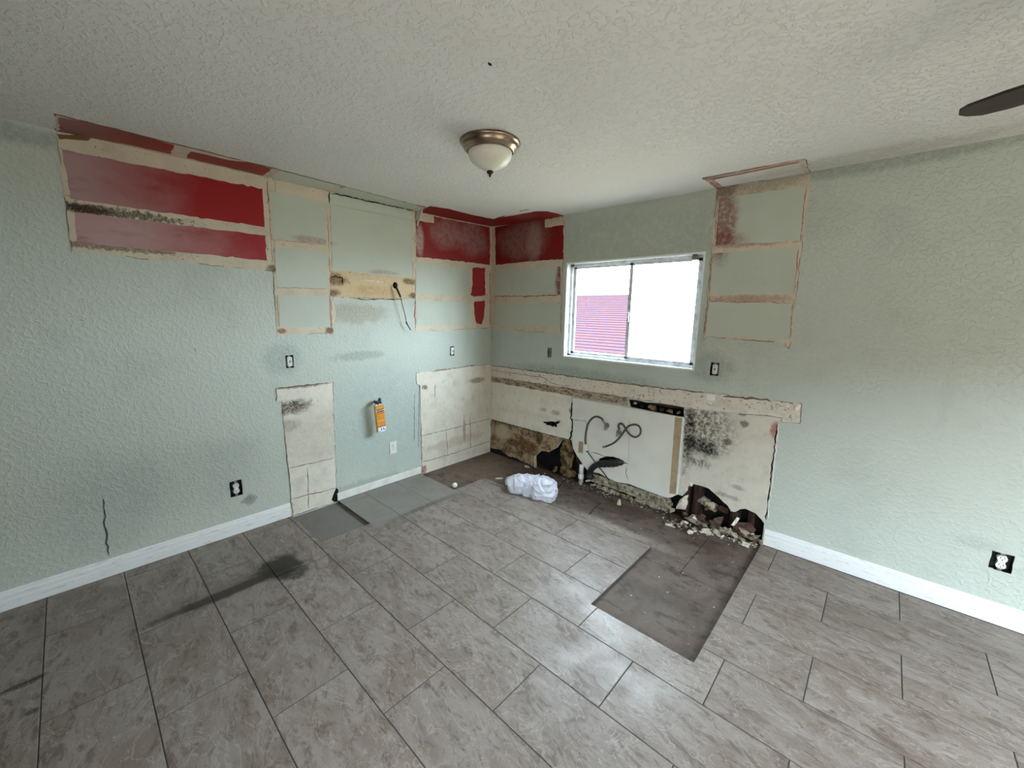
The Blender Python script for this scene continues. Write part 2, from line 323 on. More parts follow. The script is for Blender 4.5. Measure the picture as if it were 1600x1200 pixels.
slab_m.over(slab_m.math('MULTIPLY', slab_m.blob((.28, -1.97, 0), (.5, .4, 1), .3, 5, .3, fine=False), .75), (120, 116, 111))
slab_m.over(slab_m.rng(slab_m.noise(70, 3, .6), .66, .72, 0, .7), (34, 28, 26))
slab_m.bump(slab_m.noise(22, 6, .7), .6, .006)
rear_m = simple('rear_low_bounce', (62, 54, 45), .7)  # unseen walls kept dark to cut bounced light
blocker_m = simple('sky_blocker_brown', (66, 54, 42), .9)  # for the added sky blockers outside the openings
patio_m = simple('patio_concrete', (116, 107, 92), .9, var=(104, 95, 82), vs=3)
stucco_m = simple('white_stucco', (235, 232, 224), .9)
shingle_m = Mt('red_shingles', (48, 34, 37), 1.0, spec=0); shingle_m.over(shingle_m.rng(shingle_m.noise(5, 4), .4, .6), (44, 34, 41))

# ------------------------------------------------------------------ mesh helpers
def mo(name, bm, mat, parent=None, smooth=False):
    bmesh.ops.recalc_face_normals(bm, faces=bm.faces)
    me = bpy.data.meshes.new(name); bm.to_mesh(me); bm.free()
    if smooth:
        for p in me.polygons: p.use_smooth = True
    me.materials.append(mat.m if isinstance(mat, Mt) else mat)
    o = bpy.data.objects.new(name, me); COL.objects.link(o)
    if parent is not None: o.parent = parent
    return o
def tag(o, label, cat, group=None, kind=None):
    o['label'] = label; o['category'] = cat
    if group: o['group'] = group
    if kind: o['kind'] = kind
    return o
def struct(o, label=None):
    o['kind'] = 'structure'
    if label: o['label'] = label
    return o
def empty(name, loc=(0, 0, 0), M=None):
    o = bpy.data.objects.new(name, None); o.empty_display_size = .05; COL.objects.link(o)
    if M is not None: o.matrix_world = Matrix.Translation(loc) @ M
    else: o.location = loc
    return o
def box(bm, x0, x1, y0, y1, z0, z1, bev=0, M=None):
    vs = [bm.verts.new((x, y, z)) for x in (x0, x1) for y in (y0, y1) for z in (z0, z1)]
    fs = [(0, 1, 3, 2), (4, 6, 7, 5), (0, 4, 5, 1), (2, 3, 7, 6), (0, 2, 6, 4), (1, 5, 7, 3)]
    fc = [bm.faces.new([vs[i] for i in f]) for f in fs]
    if bev:
        es = {e for f in fc for e in f.edges}; r = bmesh.ops.bevel(bm, geom=list(es), offset=bev, segments=2, affect='EDGES', profile=.5)
        vs = list({v for f in r['faces'] for v in f.verts} | {v for v in vs if v.is_valid})
    if M is not None:
        for v in vs:
            if v.is_valid: v.co = M @ v.co
    return bm
def bx(name, x0, x1, y0, y1, z0, z1, mat, parent=None, bev=0):
    return mo(name, box(bmesh.new(), x0, x1, y0, y1, z0, z1, bev), mat, parent)
def jag(pts, step, amp, seed):
    r = random.Random(seed); out = []
    for i, p in enumerate(pts):
        q = pts[(i+1) % len(pts)]; L = math.hypot(q[0]-p[0], q[1]-p[1]); n = max(1, int(L/step))
        nx, ny = -(q[1]-p[1])/max(L, 1e-6), (q[0]-p[0])/max(L, 1e-6)
        for k in range(n):
            t = (k + (0 if k == 0 else r.uniform(-.35, .35)))/n
            a = r.gauss(0, amp)*(.5 if k == 0 else 1); a = max(-2.2*amp, min(2.2*amp, a))
            out.append((p[0]+(q[0]-p[0])*t+nx*a, p[1]+(q[1]-p[1])*t+ny*a))
    return out
def poly(name, outer, plane, d0, d1, mat, parent=None, holes=()):
    f = MAP[plane]; loops = [outer]+list(holes)
    tri = tessellate_polygon([[Vector((a, b, 0)) for a, b in l] for l in loops])
    flat = [p for l in loops for p in l]; n = len(flat)
    bm = bmesh.new(); top = [bm.verts.new(f(a, b, d1)) for a, b in flat]; bot = [bm.verts.new(f(a, b, d0)) for a, b in flat]
    for t in tri:
        if len(set(t)) < 3: continue
        for v, rev in ((top, 0), (bot, 1)):
            try: bm.faces.new([v[i] for i in (t if not rev else t[::-1])])
            except ValueError: pass
    k = 0
    for l in loops:
        for i in range(len(l)):
            a, b = k+i, k+(i+1) % len(l)
            try: bm.faces.new((top[a], top[b], bot[b], bot[a]))
            except ValueError: pass
        k += len(l)
    return mo(name, bm, mat, parent)
SEED = [1]
def patch(name, parent, plane, px, mat, d0=.0002, d1=.002, step=.03, amp=.0025, label=None):
    pts = [UN[plane](*p) for p in px]; SEED[0] += 1
    if amp: pts = jag(pts, step, amp, SEED[0])
    d1 += (SEED[0] % 20)*4e-5
    o = poly(name, pts, plane, d0, d1, mat, parent)
    if name == 'bare_strip' and d1 < .0032 or name == 'bare_drywall': ridge(parent, plane, pts, d1)
    if label: o['label'] = label
    return o
def ridge(parent, plane, pts, d):
    # broken dark line where the cabinet edge or cut paint left a ridge: all its short pieces are one part
    f = MAP[plane]; r = random.Random(len(pts)*7+int(abs(pts[0][0])*1000)); bm = bmesh.new(); n = len(pts); i = 0
    while i < n:
        run = r.randint(1, 6)
        if r.random() < .62:
            w0 = r.uniform(.0012, .004)
            for k in range(i, min(i+run, n)):
                p, q = pts[k], pts[(k+1) % n]; dx, dy = q[0]-p[0], q[1]-p[1]; l = math.hypot(dx, dy)
                if l < 1e-5: continue
                w1 = w0*r.uniform(.5, 1.3); nx, ny = -dy/l, dx/l; off = r.uniform(-.002, .002)
                c = [(p[0]+nx*(off-w0/2), p[1]+ny*(off-w0/2)), (q[0]+nx*(off-w1/2), q[1]+ny*(off-w1/2)), (q[0]+nx*(off+w1/2), q[1]+ny*(off+w1/2)), (p[0]+nx*(off+w0/2), p[1]+ny*(off+w0/2))]
                bot = [bm.verts.new(f(a, b, .0002)) for a, b in c]; top = [bm.verts.new(f(a, b, d+.0006+k*2e-6)) for a, b in c]
                bm.faces.new(top)
                for j in range(4): bm.faces.new((bot[j], bot[(j+1) % 4], top[(j+1) % 4], top[j]))
                w0 = w1
        i += run
    if len(bm.faces): o = mo('paint_ridge', bm, ridge_m, parent)
    else: bm.free()
def crack(name, parent, plane, px, wd, mat, d1=.0035, d0=.0002, lw=None):
    pts = [UN[plane](*p) for p in px]; SEED[0] += 1; r = random.Random(SEED[0]); fine = []
    for i in range(len(pts)-1):
        p, q = pts[i], pts[i+1]; n = max(2, int(math.hypot(q[0]-p[0], q[1]-p[1])/.025))
        for k in range(n): fine.append((p[0]+(q[0]-p[0])*k/n+r.gauss(0, wd*.5), p[1]+(q[1]-p[1])*k/n+r.gauss(0, wd*.5)))
    fine.append(pts[-1]); L, R = [], []
    for i, p in enumerate(fine):
        a, b = fine[max(0, i-1)], fine[min(len(fine)-1, i+1)]; dx, dy = b[0]-a[0], b[1]-a[1]; l = math.hypot(dx, dy) or 1
        h = wd*r.uniform(.25, .75)*(.3 if i in (0, len(fine)-1) else 1)
        L.append((p[0]-dy/l*h, p[1]+dx/l*h)); R.append((p[0]+dy/l*h, p[1]-dx/l*h))
    return poly(name, L+R[::-1], plane, d0, d1, mat, parent)
def lathe(name, prof, mat, parent=None, n=48, M=None):
    bm = bmesh.new(); rings = []
    for r, z in prof:
        rings.append([bm.verts.new((max(r, 1e-4)*math.cos(2*PI*i/n), max(r, 1e-4)*math.sin(2*PI*i/n), z)) for i in range(n)])
    for a, b in zip(rings, rings[1:]):
        for i in range(n): bm.faces.new((a[i], a[(i+1) % n], b[(i+1) % n], b[i]))
    bm.faces.new(rings[0]); bm.faces.new(rings[-1][::-1])
    if M is not None: bm.transform(M)
    return mo(name, bm, mat, parent, True)
def spline(pts, per=6):
    P = [Vector(p) for p in pts]; P = [2*P[0]-P[1]]+P+[2*P[-1]-P[-2]]; out = []
    for i in range(1, len(P)-2):
        for k in range(per):
            t = k/per; a, b, c, d = P[i-1:i+3]
            out.append(.5*((2*b)+(-a+c)*t+(2*a-5*b+4*c-d)*t*t+(-a+3*b-3*c+d)*t**3))
    out.append(P[-2]); return out
def tube(name, pts, rad, mat, parent=None, n=10, per=6, ridge=0):
    P = spline(pts, per); bm = bmesh.new(); rings = []; up = Vector((0, 0, 1)); prev = None
    for i, p in enumerate(P):
        t = (P[min(i+1, len(P)-1)]-P[max(i-1, 0)]).normalized()
        if prev is None: a = t.orthogonal().normalized()
        else: a = (prev-t*prev.dot(t)).normalized()
        prev = a; b = t.cross(a); r = (rad(i/(len(P)-1)) if callable(rad) else rad)*(1+(ridge if i % 2 else 0))
        rings.append([bm.verts.new(p+r*(math.cos(2*PI*k/n)*a+math.sin(2*PI*k/n)*b)) for k in range(n)])
    for a, b in zip(rings, rings[1:]):
        for i in range(n): bm.faces.new((a[i], a[(i+1) % n], b[(i+1) % n], b[i]))
    bm.faces.new(rings[0]); bm.faces.new(rings[-1][::-1])
    return mo(name, bm, mat, parent, True)
def chunk_bm(size, seed, n=14, flat=1.0):
    r = random.Random(seed); bm = bmesh.new()
    for _ in range(n):
        v = Vector((r.gauss(0, 1), r.gauss(0, 1), r.gauss(0, 1))).normalized()*r.uniform(.75, 1)
        bm.verts.new((v.x*size[0], v.y*size[1], v.z*size[2]))
    res = bmesh.ops.convex_hull(bm, input=bm.verts)
    bmesh.ops.delete(bm, geom=[g for g in res['geom_interior'] if isinstance(g, bmesh.types.BMVert)], context='VERTS')
    return bm
def chunk(name, loc, size, mat, parent=None, seed=0, rot=None, rest=None):
    bm = chunk_bm(size, seed); r = random.Random(seed+5)
    e = rot if rot is not None else (r.uniform(-.3, .3), r.uniform(-.3, .3), r.uniform(0, 6))
    from mathutils import Euler
    bm.transform(Euler(e).to_matrix().to_4x4())
    z = -min(v.co.z for v in bm.verts)
    base = Vector(loc) if rest is None else Vector((loc[0], loc[1], rest+z-.0015))
    if parent is None:
        o = mo(name, bm, mat); o.location = base
    else:
        bm.transform(Matrix.Translation(base)); o = mo(name, bm, mat, parent)
    return o
SUB = -.022                                        # top of the bare subfloor

# ================================================================== THE ROOM
# ---- outlets: (plane, centre a, centre b, hole w, hole h, kind, label)
def ctr(fn, x0, y0, x1, y1):
    a = fn(x0, y0); b = fn(x1, y1); return ((a[0]+b[0])/2, (a[1]+b[1])/2)
OUT = [
 ('L', ctr(LW, 446, 556, 459, 574), .054, .096, 'gfci', 'white rectangular outlet without cover plate left of the range gap, above tall bare strip'),
 ('L', ctr(LW, 702, 541, 711, 556), .052, .096, 'switch', 'white outlet without cover plate on the left wall, right of the range gap near corner'),
 ('L', ctr(LW, 359, 751, 379, 775), .074, .112, 'duplex', 'bare white double outlet in a black box low on the left wall'),
 ('R', ctr(RW, 855, 543, 862, 559), .050, .096, 'dark', 'dark uncovered outlet box between the corner and the window'),
 ('R', ctr(RW, 1110, 566, 1123, 588), .058, .098, 'gfci', 'white uncovered outlet with dark rim just right of and below the window'),
 ('R', ctr(RW, 1551, 865, 1579, 892), .078, .100, 'duplex', 'bare white double outlet in a black box low on the right wall'),
]
def rect(a0, a1, b0, b1): return [(a0, b0), (a1, b0), (a1, b1), (a0, b1)]
def outlet_holes(pl): return [jag(rect(c[0]-w_/2, c[0]+w_/2, c[1]-h_/2, c[1]+h_/2), .02, .0012, int(c[0]*1000)) for p, c, w_, h_, k, l in OUT if p == pl]
# ---- left wall
hood = LW(617.5, 446)
hh = [(hood[0]+.024*math.cos(t), hood[1]+.03*math.sin(t)) for t in np.linspace(0, 2*PI, 11)[:-1]]
wall_left = struct(poly('wall_left', [(YR, -.05), (.0, -.05), (.0, H), (YR, H)], 'L', -.012, 0, mint_left, holes=outlet_holes('L')+[hh]), 'mint green textured wall with cabinet ghosts at left')
bx('sheathing', -.14, -.10, YR, .14, -.06, H, dark_m, wall_left)
P = lambda *a, **k: patch(*a, **k)
# far left cabinet ghost
wl = wall_left
P('bare_strip', wl, 'L', [(88, 205), (200, 223), (275, 238), (416, 272), (430, 284), (428, 424), (112, 392)], cream, label='cream bare frame left by the far left cabinet')
P('paint_patch', wl, 'L', [(97, 234), (410, 295), (413, 355), (111, 311)], red_top, .002, .0032, label='large red painted rectangle fading to mauve at left')
P('paint_patch', wl, 'L', [(117, 332), (414, 368), (417, 407), (120, 379)], red_low, .002, .0032, label='lower red painted rectangle fading to mauve at left')
P('torn_paper', wl, 'L', [(89, 209), (120, 211), (142, 217), (138, 220), (92, 218)], simple('old_brown_paper', (112, 84, 48)), .002, .004, label='torn brown paper edge')
# second cabinet ghost
P('bare_strip', wl, 'L', [(417, 272), (515, 296), (521, 527), (514, 520), (436, 524), (433, 527)], cream, label='cream bare frame left of the range gap')
for q in ([(421, 299), (506, 317), (510, 382), (426, 374)], [(429, 386), (511, 394), (512, 451), (432, 449)], [(435, 461), (514, 463), (516, 511), (437, 511)]):
    P('painted_panel', wl, 'L', q, panel_m, .002, .0034, amp=.001)
for q in ([(419.5, 300), (423, 374), (428, 376)], [(433, 461), (434.5, 511)], [(514.5, 463), (516.5, 511)], [(424, 374), (510, 383)], [(432, 449), (512, 452)]): crack('seam', wl, 'L', q, .004, pinkish, .0042)
P('torn_paper', wl, 'L', [(518, 468), (523, 480), (524, 495), (522, 511), (518, 510)], cream, .0005, .003)
# range gap
P('bare_strip', wl, 'L', [(510, 296), (519, 298), (521, 424), (515, 424)], cream)
P('bare_strip', wl, 'L', [(643, 328), (650, 330), (651, 435), (645, 434)], cream)
P('painted_panel', wl, 'L', [(515, 302), (645, 330), (645, 344), (514, 319)], panel_m, .001, .006, amp=.0006, label='pale top band of the range gap')
P('painted_panel', wl, 'L', [(516, 320), (644, 345), (644, 432), (519, 422)], panel_m, .001, .0034, amp=.001, label='large pale rectangle above the range gap')
crack('seam', wl, 'L', [(514, 301), (580, 316), (645, 329)], .007, ink_m, .0068); crack('seam', wl, 'L', [(514, 301), (514, 318)], .008, ink_m, .0068)
def hole_strip(name, px, hole, mat, **k):
    pts = jag([LW(*p) for p in px], .03, .0025, 77); return poly(name, pts, 'L', .0002, .0028, mat, wl, holes=[hole])
hole_strip('bare_strip', [(515, 422), (580, 428), (648, 434), (649, 467), (590, 467), (516, 464)], hh, tan_m)['label'] = 'stained tan strip with a round hole above the range gap'
crack('seam', wl, 'L', [(565, 438), (600, 440)], .006, plaster_w, .004); crack('seam', wl, 'L', [(555, 466), (575, 469), (592, 467), (630, 468)], .006, ink_m, .0036)
crack('seam', wl, 'L', [(516, 433), (534, 435), (535, 446)], .007, dark_m, .004); crack('seam', wl, 'L', [(516, 464), (518, 512)], .006, pinkish, .004); crack('seam', wl, 'L', [(648, 470), (649, 512)], .008, pinkish, .004)
# corner cabinet ghost on left wall
P('bare_strip', wl, 'L', [(648, 330), (700, 342), (768, 354), (767, 512), (649, 519)], cream, label='cream bare frame of the corner cabinet, left wall')
P('paint_patch', wl, 'L', [(649, 332), (700, 343), (764.5, 354), (764.5, 414), (735, 410), (650, 401)], red_cl, .002, .0034, label='red painted rectangle left of the corner')
P('bare_strip', wl, 'L', [(650, 332), (677, 337), (677, 349), (649, 344)], cream, .003, .0055)
for q in ([(650, 410), (733, 421), (733, 461), (650, 459)], [(651, 470), (733, 472), (733, 507), (651, 509)]): P('painted_panel', wl, 'L', q, panel_m, .002, .0034, amp=.001)
P('paint_patch', wl, 'L', [(738, 419), (745, 418), (757, 418), (758, 461), (745, 463), (735, 461), (738, 445)], red_low, .002, .0034, amp=.004, label='small red smear near the corner, upper')
P('paint_patch', wl, 'L', [(741, 471), (757, 469), (756, 495), (752, 507), (744, 505), (741, 490)], red_low, .002, .0034, amp=.004, label='small red smear near the corner, lower')
crack('seam', wl, 'L', [(765, 356), (765, 414)], .006, red_cr, .004); crack('seam', wl, 'L', [(765.5, 424), (765.5, 508)], .005, red_cr, .004)
# lower bare strips
P('bare_drywall', wl, 'L', [(431, 607), (520, 597), (521, 640), (525.5, 772), (527, 783), (457, 806), (450, 730), (441, 640), (441, 627), (432, 626)], board_m, .0002, .003, label='tall narrow bare drywall strip left of the range gap')
P('bare_drywall', wl, 'L', [(650, 583), (700, 576), (767, 569), (767, 706), (659, 742), (658, 680), (656, 602), (651, 600)], board_m, .0002, .003, label='wide bare drywall strip beside the corner')
for q in ([(450, 731), (486, 724), (522, 715)], [(455, 780), (490, 771), (526, 762)], [(658, 681), (712, 668), (765, 654)], [(659, 722), (712, 707), (765, 689)], [(432, 607), (474, 602), (519, 598)], [(672, 581), (702, 577)], [(718, 574), (744, 570)], [(734, 650), (735, 700)], [(697, 670), (699, 712)], [(680, 600), (679, 620)], [(480, 730), (482, 795)]):
    crack('seam', wl, 'L', q, .005, simple('seam_brown', (112, 92, 76)) if 'SB' not in globals() else SB, .0042)
    SB = bpy.data.materials.get('seam_brown')
P('torn_paper', wl, 'L', [(525, 762), (528, 765), (529, 782), (522, 784), (518, 781)], dark_m, .003, .005)
P('torn_paper', wl, 'L', [(659, 728), (664, 727), (667, 733), (663, 741), (659, 742)], pinkish, .003, .005)
crack('crack', wl, 'L', [(161, 780), (165, 835), (171, 868)], .006, simple('crack_grey', (74, 78, 76)), .0014)
for q in ([(304, 544), (306, 549)], [(218, 447), (219, 449)], [(124, 499), (131, 501)], [(655, 600), (654, 700)], [(648, 615), (647, 690)]): crack('scratch', wl, 'L', q, .004, bpy.data.materials['crack_grey'], .0012)
P('corner_bead', wl, 'L', [(765, 569), (768, 569), (768, 704), (765.5, 705)], white_m, .003, .007, amp=.0005)

# ---- right wall
WOPEN = [(838, 738), (837, 712), (846, 704), (858, 706), (871, 699), (878, 687), (893, 688), (896, 702), (904, 713), (911, 723), (918, 733), (927, 737), (938, 739), (964, 752), (983, 755), (1012, 766), (1044, 777), (1051, 776), (1058, 772), (1066, 775), (1071, 770), (1077, 758), (1084, 756.5), (1095, 759), (1107, 763), (1122, 776), (1137, 790), (1142, 799), (1149, 800), (1157, 795.5), (1165, 795), (1180, 802), (1188, 810), (1194, 818)]
wo = [RW(*p) for p in WOPEN]; wo[0] = (wo[0][0], -.05); wo.append((wo[-1][0], -.05))
H1 = [RW(*p) for p in [(848, 658.5), (856, 659), (862, 658), (868, 659.5), (872, 657), (876, 658), (874, 661), (870, 663), (871, 667), (864, 668), (859, 665), (852, 664)]]
H2 = [RW(*p) for p in [(982, 624), (995, 625), (1010, 629), (1030, 630), (1050, 633), (1069, 637), (1069, 652), (1035, 646), (985, 636)]]
H3 = [RW(*p) for p in [(1119, 623), (1129, 624), (1131, 630), (1121, 631)]]
H4 = [RW(*p) for p in [(936, 717), (950, 712), (968, 715), (977, 720), (975, 726), (966, 729), (950, 730), (936, 731)]]
WIN = rect(WX0, WX1, WZ0, WZ1)
outer = [(0, -.05)]+wo+[(XR, -.05), (XR, H), (0, H)]
wall_right = struct(poly('wall_right', outer, 'R', -.012, 0, mint_right, holes=outlet_holes('R')+[WIN, H1, H2, H3, H4]), 'mint green textured wall with the window, broken open below it')
wr = wall_right
bm = bmesh.new()
for a in ((-.14, WX0, -.06, H), (WX1, XR+.1, -.06, H), (WX0, WX1, -.06, WZ0), (WX0, WX1, WZ1, H)): box(bm, a[0], a[1], .10, .13, a[2], a[3])
mo('sheathing', bm, dark_m, wr)
for x in (.40, 1.19, 1.60, 2.20, 2.66): bx('stud', x, x+.04, .013, .099, -.05, WZ0-.02 if WX0-.05 < x < WX1 else H, wood_m, wr)
bx('sill_plate', .0, XR, .013, .099, -.06, -.015, wood_m, wr)
bx('stud', 1.40, 2.20, .016, .03, .86, .95, wood_m, wr)
# corner ghost
P('bare_strip', wr, 'R', [(768, 354), (820, 346), (882, 336), (876, 521), (820, 517), (767, 512)], cream, label='cream bare frame of the corner cabinet, window side')
P('paint_patch', wr, 'R', [(774, 353), (820, 346), (881, 337), (880, 405), (830, 408), (775, 414)], red_cr, .002, .0034, label='dark red painted rectangle right of the corner')
P('bare_strip', wr, 'R', [(852, 343), (881, 338), (881, 352), (852, 356)], cream, .003, .0055)
for q in ([(774, 424), (876, 416), (876, 460), (773, 462)], [(773, 474), (875, 472), (874, 510), (772, 508)]): P('painted_panel', wr, 'R', q, panel_m, .002, .0034, amp=.001)
crack('seam', wr, 'R', [(773, 463), (820, 463), (876, 461)], .006, red_cr, .0045); crack('seam', wr, 'R', [(790, 350), (790, 400)], .003, ink_m, .0042)
# right cabinet ghost
P('bare_strip', wr, 'R', [(1121, 295), (1195, 284), (1267, 271), (1233, 545), (1228, 540), (1228, 536), (1104, 526), (1099, 532)], cream, label='cream bare frame of the cabinet right of the window')
for q in ([(1124, 311), (1259, 291), (1250, 376), (1118, 384)], [(1114, 396), (1247, 387), (1240, 460), (1109, 460)], [(1107, 472), (1238, 472), (1233, 530), (1103, 524)]): P('painted_panel', wr, 'R', q, panel_m, .002, .0034, amp=.001)
for q in ([(1122, 310), (1116, 384)], [(1113, 398), (1108, 460)], [(1106, 472), (1101, 524)], [(1260, 292), (1251, 376)], [(1248, 390), (1241, 460)], [(1239, 472), (1234, 530)], [(1118, 385), (1150, 383), (1185, 379)], [(1107, 471), (1238, 473)]): crack('seam', wr, 'R', q, .005, bpy.data.materials['pink_edge'], .0045)
crack('seam', wr, 'R', [(1166, 283), (1195, 282)], .006, ink_m, .0036)
# ledger strips and boards
P('bare_drywall', wr, 'R', [(768, 571), (850, 582), (985, 601), (1117, 615), (1253, 631), (1250, 661), (1222, 659), (1222, 652), (1069, 636), (1020, 627), (980, 621), (895, 607), (768, 588)], strip_m, .0005, .005, label='long bare ledger strip under the window')
for pp in ([(768, 588), (895, 607), (980, 621), (982, 634), (895, 619), (768, 596)],): P('glue_band', wr, 'R', pp, glue_m, .0003, .004, label='brown speckled glue band')
P('dark_gap', wr, 'R', [(765, 696), (790, 706), (815, 716), (838, 727), (838, 745), (800, 735), (765, 712)], dark_m, .0001, .0016, amp=0)  # flat dark patch painting the shade of the gap below the board
# left board, hole 1 cut into it
lb_ = [RW(*p) for p in [(768, 596), (893, 618), (894, 650), (893, 687), (869, 682), (850, 677), (819, 669), (768, 655)]]
poly('bare_drywall', jag(lb_, .03, .0015, 5), 'R', .0003, .003, board_m, wr, holes=[jag(H1, .02, .002, 3)])['label'] = 'cream bare board left of the sink panel'
P('rotten_drywall', wr, 'R', [(768, 655), (819, 669), (850, 677), (869, 682), (893, 688), (878, 687), (871, 699), (858, 706), (846, 704), (837, 712), (838, 731), (832, 728), (821, 723), (808, 716), (792, 711), (780, 702), (766, 699)], rot_m, .0003, .004, amp=.004, label='brown rotten board above the black hole')
sb_px = [(896, 621), (982, 636), (1035, 646), (1069, 652), (1064, 715), (1058.5, 772), (1051, 776), (1044, 777), (1012, 766), (983, 755), (964, 752), (938, 739), (927, 737), (918, 733), (911, 723), (904, 713), (897, 700), (896, 690), (897, 660)]
poly('sink_board', jag([RW(*p) for p in sb_px], .04, .0012, 9), 'R', .0005, .016, sink_m, wr, holes=[jag(H4, .02, .003, 4)])['label'] = 'grey drywall panel that stood behind the sink'
P('joint_tape', wr, 'R', [(1056, 651), (1067, 653), (1057, 771), (1047, 770)], tape_m, .016, .0168, amp=.0006)
P('board_edge', wr, 'R', [(1067.5, 652), (1070.5, 652.5), (1060, 772), (1057.5, 771)], white_m, .0005, .0185, amp=.0008, label='white cut edge of the grey panel')
crack('crack', wr, 'R', [(925, 705), (943, 711), (955, 715), (983, 724)], .006, ink_m, .0172, .016); crack('crack', wr, 'R', [(980, 728), (979, 738), (983, 750)], .003, ink_m, .0172, .016)
crack('crack', wr, 'R', [(895, 655), (915, 657), (920, 668)], .003, ink_m, .0172, .016); crack('crack', wr, 'R', [(895, 622), (893, 648), (895, 668), (891, 688)], .012, ink_m, .006)
crack('seam', wr, 'R', [(985, 655), (984, 690), (983, 722)], .002, bpy.data.materials['seam_brown'], .0168, .016)
P('paint_patch', wr, 'R', [(906, 689), (913, 690), (912, 708), (905, 706)], tape_m, .016, .017, amp=.0006)
P('green_board', wr, 'R', [(897, 700), (905, 704), (914, 715), (918, 733), (908, 730), (899, 722)], green_m, -.03, -.02, label='dark green damp board behind the gap')  # dark green sheet set back behind the gap
P('moldy_drywall', wr, 'R', [(1069, 638), (1222, 653), (1215, 660), (1210, 690), (1203, 760), (1196, 815), (1188, 809), (1180, 801), (1165, 794), (1157, 794.5), (1149, 799), (1142, 798), (1137, 789), (1122, 775), (1107, 762), (1095, 758), (1084, 756), (1077, 757), (1071, 768), (1062, 772), (1068, 700)], mold_m, .0003, .004, label='cream board with a black mold patch')
crack('seam', wr, 'R', [(1215, 662), (1209, 710), (1203, 760), (1197, 812)], .006, ink_m, .0045); crack('seam', wr, 'R', [(1217, 662), (1211.5, 710), (1205.5, 760), (1199, 812)], .006, white_m, .005)
crack('seam', wr, 'R', [(985, 600), (1040, 607), (1100, 613)], .007, bpy.data.materials['seam_brown'], .0064); crack('seam', wr, 'R', [(1130, 618), (1180, 624), (1205, 628)], .012, bpy.data.materials['seam_brown'], .0064)
crack('seam', wr, 'R', [(768, 571), (850, 582), (985, 601)], .006, bpy.data.materials['seam_brown'], .0064)
crack('seam', wr, 'R', [(768, 655), (819, 669), (850, 677), (893, 688)], .006, dark_m, .005); crack('seam', wr, 'R', [(768, 578), (850, 590), (865, 600), (890, 604)], .005, bpy.data.materials['seam_brown'], .0064)
for i, (p, s) in enumerate([((1108, 629), (.045, .02, .03)), ((1212, 636), (.04, .02, .035)), ((1230, 634), (.03, .018, .025)), ((1244, 636), (.03, .02, .04)), ((1238, 652), (.04, .015, .025)), ((1013, 607), (.02, .01, .012)), ((1079, 757), (.02, .012, .02)), ((1073, 764), (.014, .012, .02)), ((1074, 776), (.012, .012, .02))]):
    q = R3(p[0], p[1], .006); chunk('plaster_lump', q, s, plaster_w, wr, 200+i, rot=(0, 0, 0))
P('plaster_patch', wr, 'R', [(1104, 616), (1119, 617), (1118, 626), (1105, 625)], white_m, .004, .009, amp=.001)
for i_, (px_, py_, s_, m__) in enumerate([(861, 662, .03, wood_m), (868, 660, .022, insul_m), (873, 658, .016, plaster_w), (852, 663, .016, plaster_w), (866, 667, .02, plaster_w)]):
    q = R3(px_, py_, -.012 if i_ < 2 else .002); chunk('torn_lump', q, (s_, .008, s_*.8), m__, wr, 640+i_)
q = R3(1066, 788, .01); chunk('plaster_lump', q, (.045, .03, .10), plaster_w, wr, 231, rot=(0, .35, 0))
q = R3(1052, 788, .0); chunk('plaster_lump', (q.x, -.01, .02), (.04, .03, .03), plaster_d, wr, 233)
mb = [(924, 740), (944, 745), (963, 753), (983, 759), (1012, 768), (1046, 779), (1049, 796), (1030, 791), (1000, 780), (960, 764), (924, 752)]
P('mortar_bed', wr, 'R', mb, mortar_m, -.02, .004, amp=.004)
for i, (px, py) in enumerate([(942, 730), (948, 730), (955, 729.5), (962, 729), (968, 728), (973, 726), (977, 722), (972, 717)]):
    q = R3(px, py, .017); chunk('torn_lump', q, (.011, .006, .006), plaster_w if i % 3 else plaster_d, wr, 660+i)
for i, (px, py, s, m__) in enumerate([(992, 630, .03, plaster_d), (1003, 634, .04, wood_m), (1020, 637, .05, rot_m), (1034, 640, .05, wood_m), (1048, 643, .04, rot_m), (1060, 645, .03, mortar_m)]):
    q = R3(px, py, -.03); chunk('torn_lump', q, (s, .02, s*.5), m__, wr, 680+i)
# mortar rubble under the grey panel
pgr = simple('mortar_dark', (128, 118, 98), .95, var=(76, 66, 52), vs=22, bump=(60, .9, .006))  # darker mortar tone, mixed in at random
r = random.Random(3)
for i in range(46):
    t = (i+.5)/46; px = 925+t*122; top = RW(px, 738+t*38)[1]; x = RW(px, 745+t*40)[0]; s = r.uniform(.025, .05)
    for lvl in range(2):
        z = SUB+.02+lvl*(top-SUB-.03)*.62+r.uniform(-.008, .012)
        chunk('mortar_lump', (x+r.uniform(-.02, .02), .006-.012*r.random()-lvl*.0, z), (s*r.uniform(.5, .9), .022, s*r.uniform(.35, .75)), (mortar_m, mortar_m, plaster_d, pgr)[r.randint(0, 3)], wr, 300+i*2+lvl, rot=(r.uniform(-.3, .3), r.uniform(-.5, .5), 0))
for i, (px, py, s) in enumerate([(868, 737, .05), (880, 741, .045), (978, 757, .055), (972, 752, .05), (1150, 812, .05), (1130, 795, .05), (1112, 790, .07), (1100, 782, .06)]):
    q = R3(px, py, -.05); chunk('debris_lump', (q.x, .04, max(q.z, SUB+.03)), (s, .03, s*.8), [insul_m, plaster_d, mortar_m, mortar_m, wood_m, wood_m, plaster_d, mortar_m][i], wr, 400+i)
